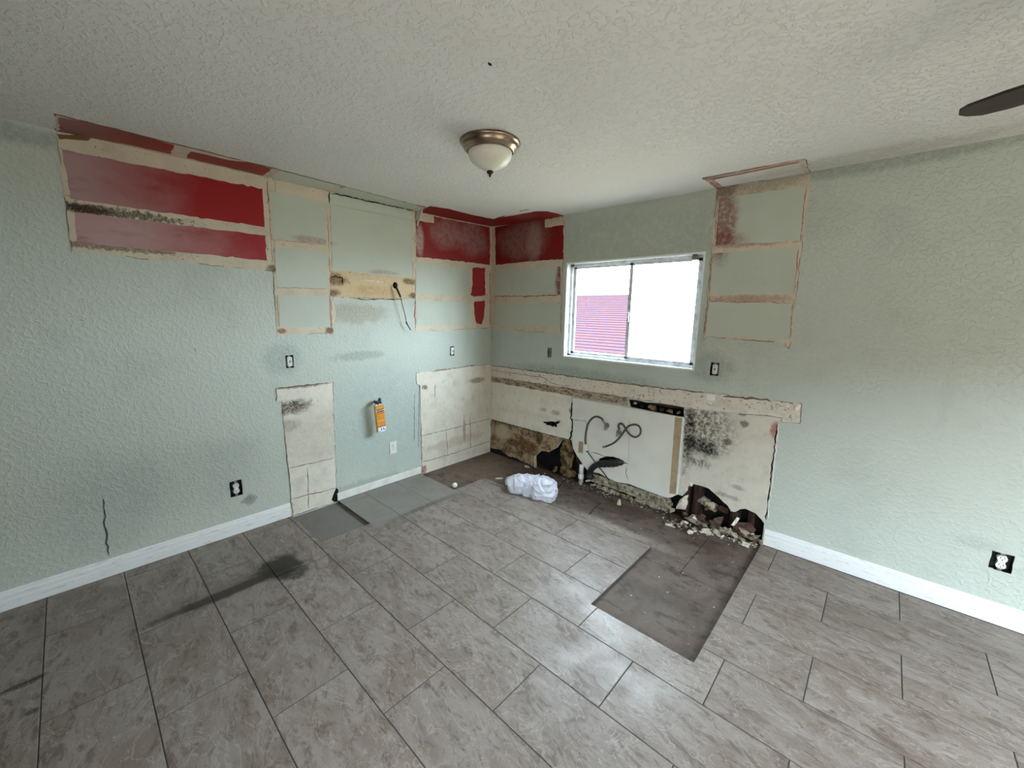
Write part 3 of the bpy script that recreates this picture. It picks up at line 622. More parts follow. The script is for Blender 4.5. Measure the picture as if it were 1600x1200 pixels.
# soiled insulation hanging in the black hole
bm = bmesh.new(); bmesh.ops.create_icosphere(bm, subdivisions=4, radius=1)
for v in bm.verts:
    n_ = mnoise.fractal(v.co*2.2+Vector((3, 1, 7)), 1, 2, 4); k = 1+.28*n_
    v.co = Vector((v.co.x*.075*k, v.co.y*.03*k, v.co.z*.185*k))
c_ = R3(885, 716, -.03); bm.transform(Matrix.Translation((c_.x, .034, .20))); mo('insulation', bm, insul_m, wr, True)
bm = bmesh.new(); bmesh.ops.create_icosphere(bm, subdivisions=4, radius=1)
for v in bm.verts:
    k = 1+.3*mnoise.fractal(v.co*2.5, 1, 2, 4); v.co = Vector((v.co.x*.09*k, v.co.y*.04*k, v.co.z*.05*k))
bm.transform(Matrix.Translation((c_.x+.02, .03, .03))); mo('insulation', bm, insul_m, wr, True)
bx('wood_block', 2.27, 2.33, .02, .09, -.02, .31, wood_m, wr); chunk('insulation', (2.37, .05, .14), (.06, .03, .10), insul_m, wr, 611)
bx('wood_block', 2.54, 2.60, .02, .09, -.02, .16, wood_m, wr)

# ---- other walls, ceiling
bm = bmesh.new(); box(bm, XR, XR+.12, DY1, .14, -.05, H); box(bm, XR, XR+.12, YR-.1, DY0, -.05, H); box(bm, XR, XR+.12, DY0, DY1, DZ, H)
struct(mo('wall_side', bm, rear_m), 'dark wall with the patio door'); bm = bmesh.new(); box(bm, -.14, BX0, YR-.1, YR, -.05, H); box(bm, BX1, XR+.12, YR-.1, YR, -.05, H); box(bm, BX0, BX1, YR-.1, YR, DZ, H)
struct(mo('wall_rear', bm, rear_m), 'dark paneled wall behind the viewer')
struct(bx('wall_light_block', 0, 2.7, -4.45, -4.33, -.04, H, rear_m), 'dark partition wall behind the viewer at left')  # added partition, keeps rear light off the left wall
sky_blocker_rear = bx('fence', -3, 8.8, YR-3.3, YR-3.2, -.13, 2.35, blocker_m); tag(sky_blocker_rear, 'unseen brown sky blocker added outside the rear opening', 'fence')  # added out of view to block low sky through the rear opening
fence = bx('fence', XR+3.1, XR+3.2, -14, 3.0, -.13, 2.75, blocker_m); tag(fence, 'tall unseen brown sky blocker added outside the side patio door', 'fence')  # added out of view, cuts low sky so the upper wall stays dark
cb = [(-.14, YR-.1), (XR+.12, YR-.1), (XR+.12, .14), (-.14, .14)]
ceiling = struct(poly('ceiling', cb, 'C', -.1, 0, ceil_m), 'pale textured ceiling with red cabinet ghosts along the wall')
cl = ceiling
P('bare_strip', cl, 'C', [(86, 178), (430, 263), (520, 289), (665, 323), (645, 328), (515, 301), (412, 275), (88, 208)], cream, label='cream bare strip on the ceiling along the left wall')
P('paint_patch', cl, 'C', [(93, 182), (180, 200), (272, 226), (266, 240), (200, 225), (92, 206)], red_ceil, .002, .0032, label='dark red ceiling patch, far left')
P('paint_patch', cl, 'C', [(299, 236), (330, 243), (360, 250), (395, 254), (425, 263), (411, 274), (360, 262), (291, 246)], red_ceil, .002, .0032, amp=.004, label='red ceiling patch, second from left')
P('painted_panel', cl, 'C', [(438, 265), (525, 288), (511, 296), (420, 277)], panel_m, .002, .0032, amp=.001)
P('painted_panel', cl, 'C', [(540, 291), (655, 321), (640, 326), (520, 300)], panel_m, .002, .0032, amp=.001)
crack('seam', cl, 'C', [(86, 178), (430, 263), (665, 324)], .005, bpy.data.materials['seam_brown'], .004)
P('paint_patch', cl, 'C', [(659, 327), (672, 322), (700, 326), (735, 335), (770, 342.5), (787, 339), (812, 335), (837, 330), (855, 330), (868, 333), (882, 337), (850, 342.5), (810, 349), (768, 353.5), (735, 347), (700, 340.5), (652, 330)], red_cc, .0005, .003, label='dark red ceiling patch wrapping the corner')
crack('crack', cl, 'C', [(810, 330), (826, 327)], .010, ink_m, .002); crack('seam', cl, 'C', [(740, 337), (770, 342.5)], .008, ink_m, .004); crack('seam', cl, 'C', [(775, 341), (789, 337)], .010, bpy.data.materials['seam_brown'], .005)
P('bare_strip', cl, 'C', [(1098, 278), (1257, 247.5), (1267, 271), (1122, 295)], cream, label='cream bare frame on the ceiling right of the window')
P('painted_panel', cl, 'C', [(1117, 280), (1250, 253.5), (1258, 270), (1129, 291)], ceil_m, .002, .0032, amp=.0015)
crack('seam', cl, 'C', [(1103, 278.5), (1180, 263), (1255, 249)], .008, pinkish, .0035); crack('seam', cl, 'C', [(1106, 279), (1127, 293)], .03, pinkish, .003)
crack('seam', cl, 'C', [(1115, 279), (1190, 264.5), (1249, 253)], .01, red_low, .004)
crack('speck', cl, 'C', [(764, 99), (768, 102)], .01, ink_m, .002)
bm = bmesh.new(); a_ = L3(655, 341, .0); vs = [bm.verts.new(v) for v in [(.0, a_.y-.03, H-.002), (.0, a_.y-.03, H-.13), (.09, a_.y-.03, H-.002), (.0, a_.y-.02, H-.002), (.0, a_.y-.02, H-.13), (.09, a_.y-.02, H-.002)]]
for f in ((0, 1, 2), (3, 5, 4), (0, 3, 4, 1), (1, 4, 5, 2), (2, 5, 3, 0)): bm.faces.new([vs[i] for i in f])
mo('wood_bracket', bm, panel_m, cl)['label'] = 'small triangular offcut at the ceiling'

# ---- floor: bare subfloor panels, grout bed and tiles
HOLES = [(-1, .543, -.975, 1), (-1, 2.766, -.598, 1), (2.213, 2.766, -1.377, 1), (-1, .543, -2.157, -1.795)]
def inhole(x, y): return any(a < x < b and c < y < d for a, b, c, d in HOLES)
def clip_mesh(name, x0, x1, y0, y1, z0, z1, mat, parent, bev=.0012, local=False, jit=0):
    xs = sorted({x0, x1, *[v for h in HOLES for v in h[:2] if x0 < v < x1]}); ys = sorted({y0, y1, *[v for h in HOLES for v in h[2:] if y0 < v < y1]})
    bm = bmesh.new(); V = {}; fs = []
    cx, cy = ((x0+x1)/2, (y0+y1)/2) if local else (0, 0)
    def vt(x, y):
        if (x, y) not in V: V[(x, y)] = bm.verts.new((x-cx, y-cy, z1))
        return V[(x, y)]
    for i in range(len(xs)-1):
        for j in range(len(ys)-1):
            if inhole((xs[i]+xs[i+1])/2, (ys[j]+ys[j+1])/2): continue
            fs.append(bm.faces.new([vt(xs[i], ys[j]), vt(xs[i+1], ys[j]), vt(xs[i+1], ys[j+1]), vt(xs[i], ys[j+1])]))
    if not fs: bm.free(); return None
    bmesh.ops.dissolve_limit(bm, angle_limit=.01, verts=bm.verts, edges=bm.edges)
    r_ = bmesh.ops.extrude_face_region(bm, geom=list(bm.faces))
    nv = [v for v in r_['geom'] if isinstance(v, bmesh.types.BMVert)]; bmesh.ops.translate(bm, verts=nv, vec=(0, 0, z0-z1))
    bmesh.ops.recalc_face_normals(bm, faces=bm.faces)
    if bev:
        es = [e for e in bm.edges if all(v.co.z > z1-1e-5 for v in e.verts)]
        bmesh.ops.bevel(bm, geom=es, offset=bev, segments=1, affect='EDGES')
    o = mo(name, bm, mat, parent)
    if local: o.location = (cx, cy, 0)
    return o
floor = struct(bx('floor', -.14, XR+.1, YR-.1, .14, -.12, -.045, slab_m), 'grey marbled tile floor with bare patches')
GX0, GX1, GY1 = .003, XR, -.003
clip_mesh('grout', GX0, GX1, YR, GY1, -.03, -.0022, grout_m, floor, bev=0)
d_, PX = .3085, .612; y0g = -.3326; tw, tl = d_-.0042, PX-.0045
full = None; k = 0
for rw in range(-1, 19):
    ya = min(y0g-rw*d_-.0021, -.004); yb = y0g-(rw+1)*d_+.0021
    if yb < YR: yb = YR
    if ya-yb < .02: continue
    ph = 3.169 if rw % 2 == 0 else 2.866
    for c in range(-6, 6):
        xb = ph-c*PX-.0022; xa = ph-(c+1)*PX+.0022
        xa, xb = max(xa, .004), min(xb, XR)
        if xb-xa < .02: continue
        whole = abs(xb-xa-tl) < .002 and abs(ya-yb-tw) < .002 and not any(xa < h[1] and xb > h[0] and ya > h[2] and yb < h[3] for h in HOLES)
        if whole and full is not None:
            o = full.copy(); COL.objects.link(o); o.location = ((xa+xb)/2, (ya+yb)/2, 0); o.name = 'tile'
            random.seed(k*7+1); o.rotation_euler = (0, 0, PI if random.random() < .5 else 0)
        else:
            o = clip_mesh('tile', xa, xb, yb, ya, -.010, 0, tile_m, floor, local=True)
            if whole: full = o
        k += 1
for a in ((-.0, .60, -.99, -.7215), (-.0, 2.4555, -.719, .10), (2.459, 2.80, -.719, .10), (2.195, 2.80, -1.40, -.723), (.0, .60, -2.2, -1.75)):
    o = bx('subfloor_panel', a[0], a[1], a[2], a[3], -.044, SUB, slab_m, floor, .002)
for q in ([(901, 739), (880, 752), (861, 777)], [(938, 787), (930, 793), (921, 804)]):
    pts = [FW(p[0], p[1], SUB) for p in q]; SEED[0] += 1
    fine = jag(pts+pts[::-1][1:-1], .03, .003, SEED[0])
    r = random.Random(SEED[0]); n = len(pts); L = []
    A = [(p[0]-.0025, p[1]-.002) for p in pts]; B = [(p[0]+.0025+r.uniform(0, .003), p[1]+.001) for p in pts]
    poly('crack', jag(A+B[::-1], .03, .0015, SEED[0]), 'F', SUB-.001, SUB+.0012, ink_m, floor)
# ---- baseboards
def baseboard(name, pts2, h, mat, axis, a0, a1):
    bm = bmesh.new(); prof = [(0, 0), (.015, 0), (.015, h*.52), (.0135, h*.55), (.0135, h*.78), (.0105, h*.82), (.0085, h*.96), (.006, h), (0, h)] if h > .08 else [(0, 0), (.013, 0), (.013, h*.9), (.010, h), (0, h)]
    ends = []
    for a in (a0, a1): ends.append([bm.verts.new((a, -t-.0005, z) if axis == 'x' else (t+.0005, a, z)) for t, z in prof])
    n = len(prof)
    for i in range(n): bm.faces.new((ends[0][i], ends[0][(i+1) % n], ends[1][(i+1) % n], ends[1][i]))
    bm.faces.new(ends[0]); bm.faces.new(ends[1][::-1])
    return struct(mo(name, bm, mat), pts2)
baseboard('baseboard_right', 'worn white baseboard along the right wall', .115, base_m, 'x', 2.775, XR)
baseboard('baseboard_left', 'white baseboard with groove along the left wall', .105, base_m, 'y', YR, -2.163)
baseboard('baseboard_middle', 'low white baseboard between the bare strips', .062, white_m, 'y', -1.797, -.962)
baseboard('baseboard_side', 'white baseboard', .11, base_m, 'y', YR, YR+.001) if False else None

# ---- outlets
ML = Matrix(((0, 0, 1, 0), (1, 0, 0, 0), (0, 1, 0, 0), (0, 0, 0, 1)))      # u=+y v=+z w=+x
MR = Matrix(((1, 0, 0, 0), (0, 0, -1, 0), (0, 1, 0, 0), (0, 0, 0, 1)))     # u=+x v=+z w=-y
def lx(name, parent, u0, u1, v0, v1, w0, w1, mat, bev=0): return bx(name, u0, u1, v0, v1, w0, w1, mat, parent, bev)
def slots(t, cy, w1, s=1.0):
    for u in (-.0065, .0065): lx('slot', t, u*s-.0013, u*s+.0013, cy+.001, cy+.009, w1-.001, w1+.0006, ink_m)
    lx('slot', t, -.002, .002, cy-.009, cy-.004, w1-.001, w1+.0006, ink_m)
for pl, c, w_, h_, kd, lab in OUT:
    loc = MAP[pl](c[0], c[1], 0); t = empty('electrical_outlet', loc, ML if pl == 'L' else MR); tag(t, lab, 'outlet', 'uncovered wall outlets')
    bm = bmesh.new(); a, b = w_/2+.003, h_/2+.003
    for q in ((-a, a, -b, b, -.05, -.047), (-a, -a+.003, -b, b, -.047, -.0005), (a-.003, a, -b, b, -.047, -.0005), (-a, a, -b, -b+.003, -.047, -.0005), (-a, a, b-.003, b, -.047, -.0005)): box(bm, *q)
    mo('junction_box', bm, black_m, t)
    lx('yoke', t, -.008, .008, -h_/2-.004, h_/2+.004, -.008, -.006, steel_m)
    for s in (-1, 1): mo('screw', box(bmesh.new(), -.0028, .0028, s*(h_/2-.004)-.0028, s*(h_/2-.004)+.0028, -.006, -.001, .0008), steel_m, t)
    if kd in ('gfci', 'switch', 'dark'):
        du = .004 if kd != 'dark' else -.006
        rc = lx('receptacle', t, -.0165+du*.5, .0165+du*.5, -.0335, .0335, -.025, .002, pvc_m if kd != 'dark' else simple('grey_receptacle', (120, 120, 116)), .0015)
        if kd == 'gfci':
            for v in (.0055, -.0045): lx('button', rc, -.006, .010, v-.0028, v+.0028, .001, .003, ink_m)
            for v in (.022, -.020):
                for u in (-.006, .008): lx('slot', rc, u-.0018, u+.0018, v-.004, v+.004, .001, .0026, ink_m)
        elif kd == 'switch': lx('slot', rc, .001, .009, -.008, .008, .001, .003, ink_m)
        else: lx('slot', rc, -.012, .0, -.03, .03, .001, .003, ink_m)
    else:
        for s in (-1, 1):
            pr = []
            for i in range(24):
                th = 2*PI*i/24; x = .0185*math.cos(th); y = .0185*math.sin(th); y = max(-.0145, min(.0145, y)); pr.append((x, y+s*.0195))
            bm = bmesh.new(); A = [bm.verts.new((x, y, .003)) for x, y in pr]; B = [bm.verts.new((x, y, -.02)) for x, y in pr]
            bm.faces.new(A); bm.faces.new(B[::-1])
            for i in range(24): bm.faces.new((A[i], A[(i+1) % 24], B[(i+1) % 24], B[i]))
            rc = mo('receptacle', bm, pvc_m, t); slots(rc, s*.0195, .003, 1.1)
        lx('receptacle_body', t, -.013, .013, -.03, .03, -.02, .0005, pvc_m)
c = ctr(LW, 607, 689, 621, 709); t = empty('covered_outlet', (0, c[0], c[1]), ML); tag(t, 'white outlet with white cover plate below the orange tag', 'outlet')
lx('cover_plate', t, -.036, .036, -.058, .058, .0002, .006, white_m, .002)
for s in (-1, 1):
    rc = lx('receptacle', t, -.0165, .0165, s*.0195-.014, s*.0195+.014, .005, .0075, pvc_m, .002); slots(rc, s*.0195, .0075)
lx('screw', t, -.0025, .0025, -.0025, .0025, .005, .008, steel_m, .0006)

# ---- window
win = struct(empty('window_1', ((WX0+WX1)/2, .07, WZ0)), 'white sliding window over the sink place')
def wbox(name, x0, x1, y0, y1, z0, z1, mat, bev=0, par=None):
    o = bx(name, x0-(WX0+WX1)/2, x1-(WX0+WX1)/2, y0-.07, y1-.07, z0-WZ0, z1-WZ0, mat, par or win, bev); return o
YF = .075
wbox('jamb', WX0-.012, WX0, -.001, .13, WZ0-.012, WZ1+.012, jamb_m); wbox('jamb', WX1, WX1+.012, -.001, .13, WZ0-.012, WZ1+.012, jamb_m)
wbox('head', WX0, WX1, -.001, .13, WZ1, WZ1+.012, jamb_m); wbox('sill', WX0, WX1, -.001, .13, WZ0-.012, WZ0, jamb_m)
fr = bmesh.new(); cx = (WX0+WX1)/2
for q in ((WX0, WX0+.022, WZ0, WZ1), (WX1-.022, WX1, WZ0, WZ1), (WX0, WX1, WZ0, WZ0+.022), (WX0, WX1, WZ1-.022, WZ1)): box(fr, q[0]-cx, q[1]-cx, YF-.02-.07, YF+.03-.07, q[2]-WZ0, q[3]-WZ0)
mo('window_frame', fr, alu_m, win)
def sash(x0, x1, y):
    s = bmesh.new(); z0, z1 = WZ0+.02, WZ1-.02
    for q in ((x0, x0+.03, z0, z1), (x1-.03, x1, z0, z1), (x0, x1, z0, z0+.022), (x0, x1, z1-.022, z1)): box(s, q[0]-cx, q[1]-cx, y-.008-.07, y+.008-.07, q[2]-WZ0, q[3]-WZ0)
    o = mo('sash', s, alu_m, win); wbox('pane', x0+.02, x1-.02, y-.002, y+.002, z0+.02, z1-.02, pane_m, par=o)
xm = RW(984, 480)[0]-.05
sash(WX0+.02, xm+.03, YF+.012); sash(xm, WX1-.02, YF-.008)
wbox('latch', xm+.005, xm+.02, YF-.03, YF-.015, 1.52, 1.60, alu_m, .002)
wbox('blind_clip', WX1-.085, WX1-.05, .01, .045, WZ1-.04, WZ1-.001, steel_m, .003); wbox('blind_clip', WX0+.03, WX0+.05, .02, .04, WZ1-.03, WZ1-.001, steel_m, .003)

# ---- patio door in the side wall and the place outside
dr = struct(empty('door_1', (XR+.06, (DY0+DY1)/2, 0)), 'sliding glass patio door')
def dbox(name, y0, y1, z0, z1, x0, x1, mat, par=None): return bx(name, x0, x1, y0-(DY0+DY1)/2, y1-(DY0+DY1)/2, z0, z1, mat, par or dr)
dbox('door_frame', DY0, DY0+.04, 0, DZ, -.04, .04, alu_m); dbox('door_frame', DY1-.04, DY1, 0, DZ, -.04, .04, alu_m); dbox('door_frame', DY0, DY1, DZ-.04, DZ, -.04, .04, alu_m); dbox('threshold', DY0, DY1, 0, .02, -.04, .04, alu_m)
dbox('door_stile', (DY0+DY1)/2-.03, (DY0+DY1)/2+.03, .02, DZ-.04, -.02, .02, alu_m)
struct(bx('ground', -20, 30, -20, 30, -.4, -.13, patio_m), 'pale concrete ground outside')
nh = empty('neighbor_house', (-1.5, 4.5, 0)); tag(nh, 'sunlit neighboring house with red shingle roof seen through the window', 'house')
def nb(name, x0, x1, y0, y1, z0, z1, mat, par=None): return bx(name, x0+1.5, x1+1.5, y0-4.5, y1-4.5, z0, z1, mat, par or nh)
nb('house_wall', -9, -.44, 4.4, 8, -.13, .70, stucco_m); nb('fascia', -9, -.44, 4.0, 4.08, .62, .80, stucco_m)
nb('garden_wall', .0, 6, 3.4, 3.6, -.13, 1.1, stucco_m)
rows = 26; L0 = Vector((0, 4.0, .80)); L1 = Vector((0, 8.0, 2.12)); dv = (L1-L0)/rows; ang = math.atan2(dv.z, dv.y)
for i in range(rows):
    p = L0+dv*i; x0, x1 = -9+i*.13, -.44-i*1.95/rows
    bm = box(bmesh.new(), x0+1.5, x1+1.5, 0, dv.length+.02, 0, .022); bm.transform(Matrix.Translation((0, p.y-4.5, p.z)) @ Matrix.Rotation(ang-.09, 4, 'X')); mo('shingle_row', bm, shingle_m, nh)

# ================================================================== THINGS
# ---- ceiling lamp
lc = CW(766, 222); lt = empty('ceiling_light', (lc[0], lc[1], H)); tag(lt, 'flush ceiling light with nickel rim and frosted glass bowl', 'ceiling light')
lathe('rim', [(.140, -.0005), (.156, -.002), (.157, -.008), (.152, -.014), (.144, -.020), (.143, -.026), (.137, -.036), (.129, -.040), (.127, -.046), (.120, -.050), (.110, -.046), (.110, -.0005)], bronze_m, lt, 64)
lathe('glass_bowl', [(.111, -.045), (.114, -.054), (.113, -.068), (.106, -.086), (.092, -.103), (.072, -.117), (.048, -.127), (.028, -.133), (.016, -.140), (.0, -.141)], glassy, lt, 64)
lathe('finial', [(.004, -.138), (.015, -.140), (.018, -.146), (.013, -.153), (.006, -.157), (.007, -.161), (.004, -.169), (.0, -.171)], simple('dark_finial', (62, 50, 42), .35, metal=1), lt, 24)
# ---- ceiling fan (only one blade reaches into view)
fan = empty('ceiling_fan', (3.85, -1.52, H)); tag(fan, 'dark ceiling fan with one blade tip reaching in at upper right', 'ceiling fan')
lathe('canopy', [(.07, -.0005), (.07, -.02), (.045, -.05), (.02, -.06)], bronze_m, fan); lathe('downrod', [(.012, -.05), (.012, -.13)], bronze_m, fan, 16)
lathe('motor_housing', [(.03, -.12), (.10, -.14), (.12, -.17), (.12, -.22), (.09, -.26), (.04, -.28), (.0, -.285)], bronze_m, fan)
a0 = math.radians(155.2)
ol = [(.14, -.040), (.22, -.052), (.40, -.060), (.52, -.062), (.575, -.050), (.60, -.022), (.607, .004), (.598, .028), (.575, .044), (.50, .054), (.30, .050), (.14, .040)]
for k_ in range(5):
    bm = bmesh.new(); A = [bm.verts.new((x, y, .004)) for x, y in ol]; B = [bm.verts.new((x, y, -.004)) for x, y in ol]; bm.faces.new(A); bm.faces.new(B[::-1])
    for i in range(len(ol)): bm.faces.new((A[i], A[(i+1) % len(ol)], B[(i+1) % len(ol)], B[i]))
    bm.transform(Matrix.Translation((0, 0, -.255)) @ Matrix.Rotation(a0+k_*2*PI/5, 4, 'Z') @ Matrix.Rotation(math.radians(3), 4, 'X')); mo('fan_blade', bm, blade_m, fan)
    bm = box(bmesh.new(), .09, .2, -.012, .012, -.006, .0); bm.transform(Matrix.Translation((0, 0, -.258)) @ Matrix.Rotation(a0+k_*2*PI/5, 4, 'Z')); mo('blade_arm', bm, bronze_m, fan)

# ---- range hood wire
q = [L3(617.5, 446, -.02), L3(617.5, 446, .02), L3(622, 455, .045), L3(626, 464, .05), L3(629, 478, .05), L3(633, 492, .045), L3(635, 504, .045)]
wt = empty('electrical_cable', q[1]); tag(wt, 'black electrical cable hanging from the round hole above the range gap', 'cable')
def rel(pts, o): return [Vector(p)-Vector(o) for p in pts]
tube('cable_sheath', rel(q[:4], q[1]), .0085, black_m, wt); tube('wire', rel(q[3:], q[1]), .003, black_m, wt)
e = [L3(634.5, 503, .045), L3(637, 508, .045), L3(642, 516, .045)]; tube('tape_wrap', rel(e, q[1]), lambda t: .0075*(1-.5*t), black_m, wt)
# ---- orange caution tag on the gas stub
tc_ = LW(589, 650); tw_ = .056; tg = empty('caution_tag', (0, tc_[0], tc_[1]), ML @ Matrix.Rotation(math.radians(4), 4, 'Z'))
tag(tg, 'orange caution tag hanging from a small black gas valve', 'tag')
org = simple('orange_card', (222, 156, 62), .6, var=(212, 142, 50), vs=60); wcard = simple('white_card', (232, 234, 240), .6); red_ink = simple('red_ink', (196, 84, 46), .7); blue_ink = simple('blue_ink', (40, 60, 130), .7); ltor = simple('pale_orange', (236, 182, 100), .6)
D = .075
lx('card', tg, -.044, .034, -.128, .112, D-.0015, D, org); lx('card_edge', tg, -.0445, -.040, -.128, .112, D-.03, D, ltor)
lx('title_band', tg, -.037, .031, .052, .078, D, D+.0008, ink_m); lx('bottom_band', tg, -.042, .033, -.082, -.076, D, D+.0008, ink_m); lx('white_panel', tg, -.042, .033, -.127, -.082, D, D+.0008, wcard)
for v, mt_ in ((.042, red_ink), (.034, red_ink)): lx('print_line', tg, -.034, .026, v-.002, v+.002, D, D+.0006, mt_)
for v in (.018, .008, -.002, -.012, -.040, -.050, -.060): lx('print_line', tg, -.034, .027, v-.0012, v+.0012, D, D+.0005, simple('brown_ink', (182, 112, 38)) if 'brown_ink' not in bpy.data.materials else bpy.data.materials['brown_ink'])
lx('print_line', tg, -.036, .030, -.028, -.024, D, D+.0006, ltor)
lx('symbol', tg, -.014, -.007, -.116, -.092, D+.0008, D+.0014, blue_ink)
bm = bmesh.new(); A = [bm.verts.new(v) for v in ((.006, -.112, D+.0014), (.006, -.094, D+.0014), (.020, -.103, D+.0014))]; bm.faces.new(A); mo('symbol', bm, blue_ink, tg)
for q_ in ((-.038, -.024, -.122, -.118), (.014, .030, -.118, -.114)): lx('print_line', tg, *q_, D+.0008, D+.0014, ink_m)
fc = bpy.data.curves.new('lettering', 'FONT'); fc.body = 'CAUTION'; fc.size = .0185; fc.align_x = 'CENTER'; fc.align_y = 'CENTER'; fc.extrude = .0004; fc.offset = .0004
fo = bpy.data.objects.new('lettering', fc); COL.objects.link(fo); fo.parent = tg; fo.location = (-.003, .065, D+.0014); fc.materials.append(wcard.m)
me_ = bpy.data.meshes.new_from_object(fo.evaluated_get(bpy.context.evaluated_depsgraph_get())); fo2 = bpy.data.objects.new('lettering', me_); COL.objects.link(fo2); fo2.parent = tg; fo2.location = fo.location; bpy.data.objects.remove(fo)
gm = Matrix.Rotation(0, 4, 'X')
lathe('gas_stub', [(.011, 0.0), (.011, .05), (.016, .05), (.016, .07), (.0, .07)], black_m, tg, 16, Matrix.Translation((-.008, .135, .0005)))
lx('valve_body', tg, -.032, .016, .118, .150, .045, .082, black_m, .006); lx('valve_handle', tg, .000, .022, .145, .172, .050, .066, black_m, .004); lx('tape_end', tg, -.046, -.026, .116, .128, .055, .085, pvc_m, .004); lx('tape_end', tg, -.018, .004, .118, .128, .076, .088, pvc_m, .003)

# ---- plumbing
v1 = R3(948, 662, .03); h1 = empty('water_hose', (v1.x, -.004, v1.z)); tag(h1, 'braided supply hose looping down from the left shutoff valve', 'hose')
org_ = h1.location
tube('hose_line', rel([R3(943, 659, .045), R3(940, 654, .06), R3(932, 651, .07), R3(925, 654, .075), R3(919, 662, .08), R3(916, 673, .08), R3(914.5, 686, .08), R3(915, 696, .08)], org_), .0095, braid_m, h1, per=8)
tube('hose_fitting', rel([R3(915, 694, .08), R3(916, 699, .08), R3(917, 705, .08)], org_), .011, pvc_m, h1); tube('hose_nut', rel([R3(946, 663, .035), R3(943.5, 659.5, .045), R3(942, 656, .055)], org_), .009, steel_m, h1)
lathe('green_ring', [(.012, -.006), (.0135, 0), (.012, .006)], simple('green_plastic', (46, 110, 70), .5), h1, 16, Matrix.Translation(Vector(R3(917.5, 705, .08))-org_))
tube('drain_line', rel([R3(918, 706, .08), R3(928, 720, .07), R3(940, 735, .055), R3(952, 751, .04)], org_), .005, black_m, h1)
def valve(px, py, name, lab):
    c = R3(px, py, .0); t = empty(name, (c.x, 0, c.z), MR); tag(t, lab, 'valve')
    lathe('stub_pipe', [(.008, -.02), (.008, .03), (.0, .031)], steel_m, t, 16); lathe('escutcheon', [(.022, .0162), (.024, .018), (.018, .023), (.0, .024)], steel_m, t, 24)
    lx('valve_body', t, -.011, .011, -.012, .012, .028, .052, steel_m, .004)
    M_ = Matrix.Translation((.0, -.030, .040)) @ Matrix.Rotation(PI/2, 4, 'X'); lathe('valve_handle', [(.004, -.02), (.016, -.004), (.017, .004), (.006, .008), (.0, .009)], simple('valve_grey', (150, 146, 136), .5) if 'valve_grey' not in bpy.data.materials else bpy.data.materials['valve_grey'], t, 16, M_)
valve(950, 664, 'shutoff_valve', 'left shutoff valve with hose, on grey panel under window'); valve(969, 674, 'shutoff_valve', 'right shutoff valve behind the looped hose on grey panel')
c2 = R3(968, 672, .04); h2 = empty('water_hose', (c2.x, -.004, c2.z)); tag(h2, 'braided hose curled in a loop from the right shutoff valve', 'hose'); org_ = h2.location
hp = [(968, 671), (966, 666), (968.5, 662), (973, 663), (977, 669), (983, 678), (992, 683), (999.5, 679), (1001, 671), (997, 665), (990, 663.5), (982, 666), (975, 674), (968, 684), (959, 692), (951, 696), (945, 698)]
tube('hose_line', rel([R3(a, b, .05+.0022*i) for i, (a, b) in enumerate(hp)], org_), .0085, braid_m, h2, per=8)
tube('hose_nut', rel([R3(946.5, 697.5, .085), R3(944, 698, .086), R3(942, 698.5, .087)], org_), .0105, steel_m, h2)
# drain pipe
dp = [R3(979, 721, -.03), R3(973, 721.5, .0), R3(962, 722.5, .022), R3(950, 723, .03), R3(940, 724, .036), R3(931, 727, .042), R3(925, 732, .045), R3(922, 738, .045), R3(922, 743, .045)]
dt = empty('drain_pipe', dp[-1]); tag(dt, 'black corrugated drain pipe bending down from the grey panel', 'pipe')
tube('pipe_run', rel(dp, dt.location), .026, black_m, dt, n=16, per=5, ridge=.08)
lathe('flange', [(.026, -.028), (.034, -.026), (.036, -.012), (.034, .0), (.028, .004), (.027, .012)], black_m, dt, 24)
# white pvc stub
pv = R3(908, 745, .028); ph_ = R3(907, 726, .028).z-SUB; pt = empty('pvc_pipe', (pv.x, -.028, SUB)); tag(pt, 'short upright white plastic pipe with coupling', 'pipe')
lathe('pipe_stub', [(.021, ph_*.5), (.021, ph_), (.0165, ph_), (.0165, ph_*.7), (.0, ph_*.7)], pvc_m, pt, 24); lathe('coupling', [(.021, ph_*.3), (.027, ph_*.34), (.027, ph_*.52), (.021, ph_*.55)], pvc_m, pt, 24)
lathe('elbow_base', [(.021, .0), (.023, ph_*.15), (.017, ph_*.4), (.0, ph_*.41)], plaster_d, pt, 16)
e_ = bmesh.new(); box(e_, -.03, .03, -.012, .012, 0, .016, .003); e_.transform(Matrix.Translation((0, 0, .008)) @ Matrix.Rotation(-.45, 4, 'Y'))
o = mo('broken_pipe_elbow', e_, pvc_m); q = FW(920, 755, SUB); o.location = (q[0], q[1]-.0, SUB+.012); tag(o, 'broken white plastic elbow shard beside the upright white pipe', 'pipe')

# ---- plastic bag
gA = FW(818, 762, SUB+.05); gB = FW(849, 768, SUB+.05)
cA = Vector((gA[0], gA[1], .04)); cB = Vector((gB[0], gB[1], .045)); mid = (cA+cB)/2
axis = (cB-cA).normalized()
bag_m = Mt('white_bag_plastic', (204, 206, 216), .42, spec=.35); bag_m.b.inputs['Subsurface Weight'].default_value = .15
bag_m.over(bag_m.rng(bag_m.noise(9, 4), .48, .66, 0, .5), (172, 172, 184)); bag_m.over(bag_m.rng(bag_m.noise(14, 3), .66, .74, 0, .5), (214, 178, 188))
bag_m.bump(bag_m.noise(22, 4, .55, dist=1.2), .5, .008)
bm = bmesh.new(); bmesh.ops.create_icosphere(bm, subdivisions=6, radius=1)
rx = Vector(RGT); fx = Vector((FWD[0], FWD[1], 0)).normalized(); rx = Vector((rx.x, rx.y, 0)).normalized()
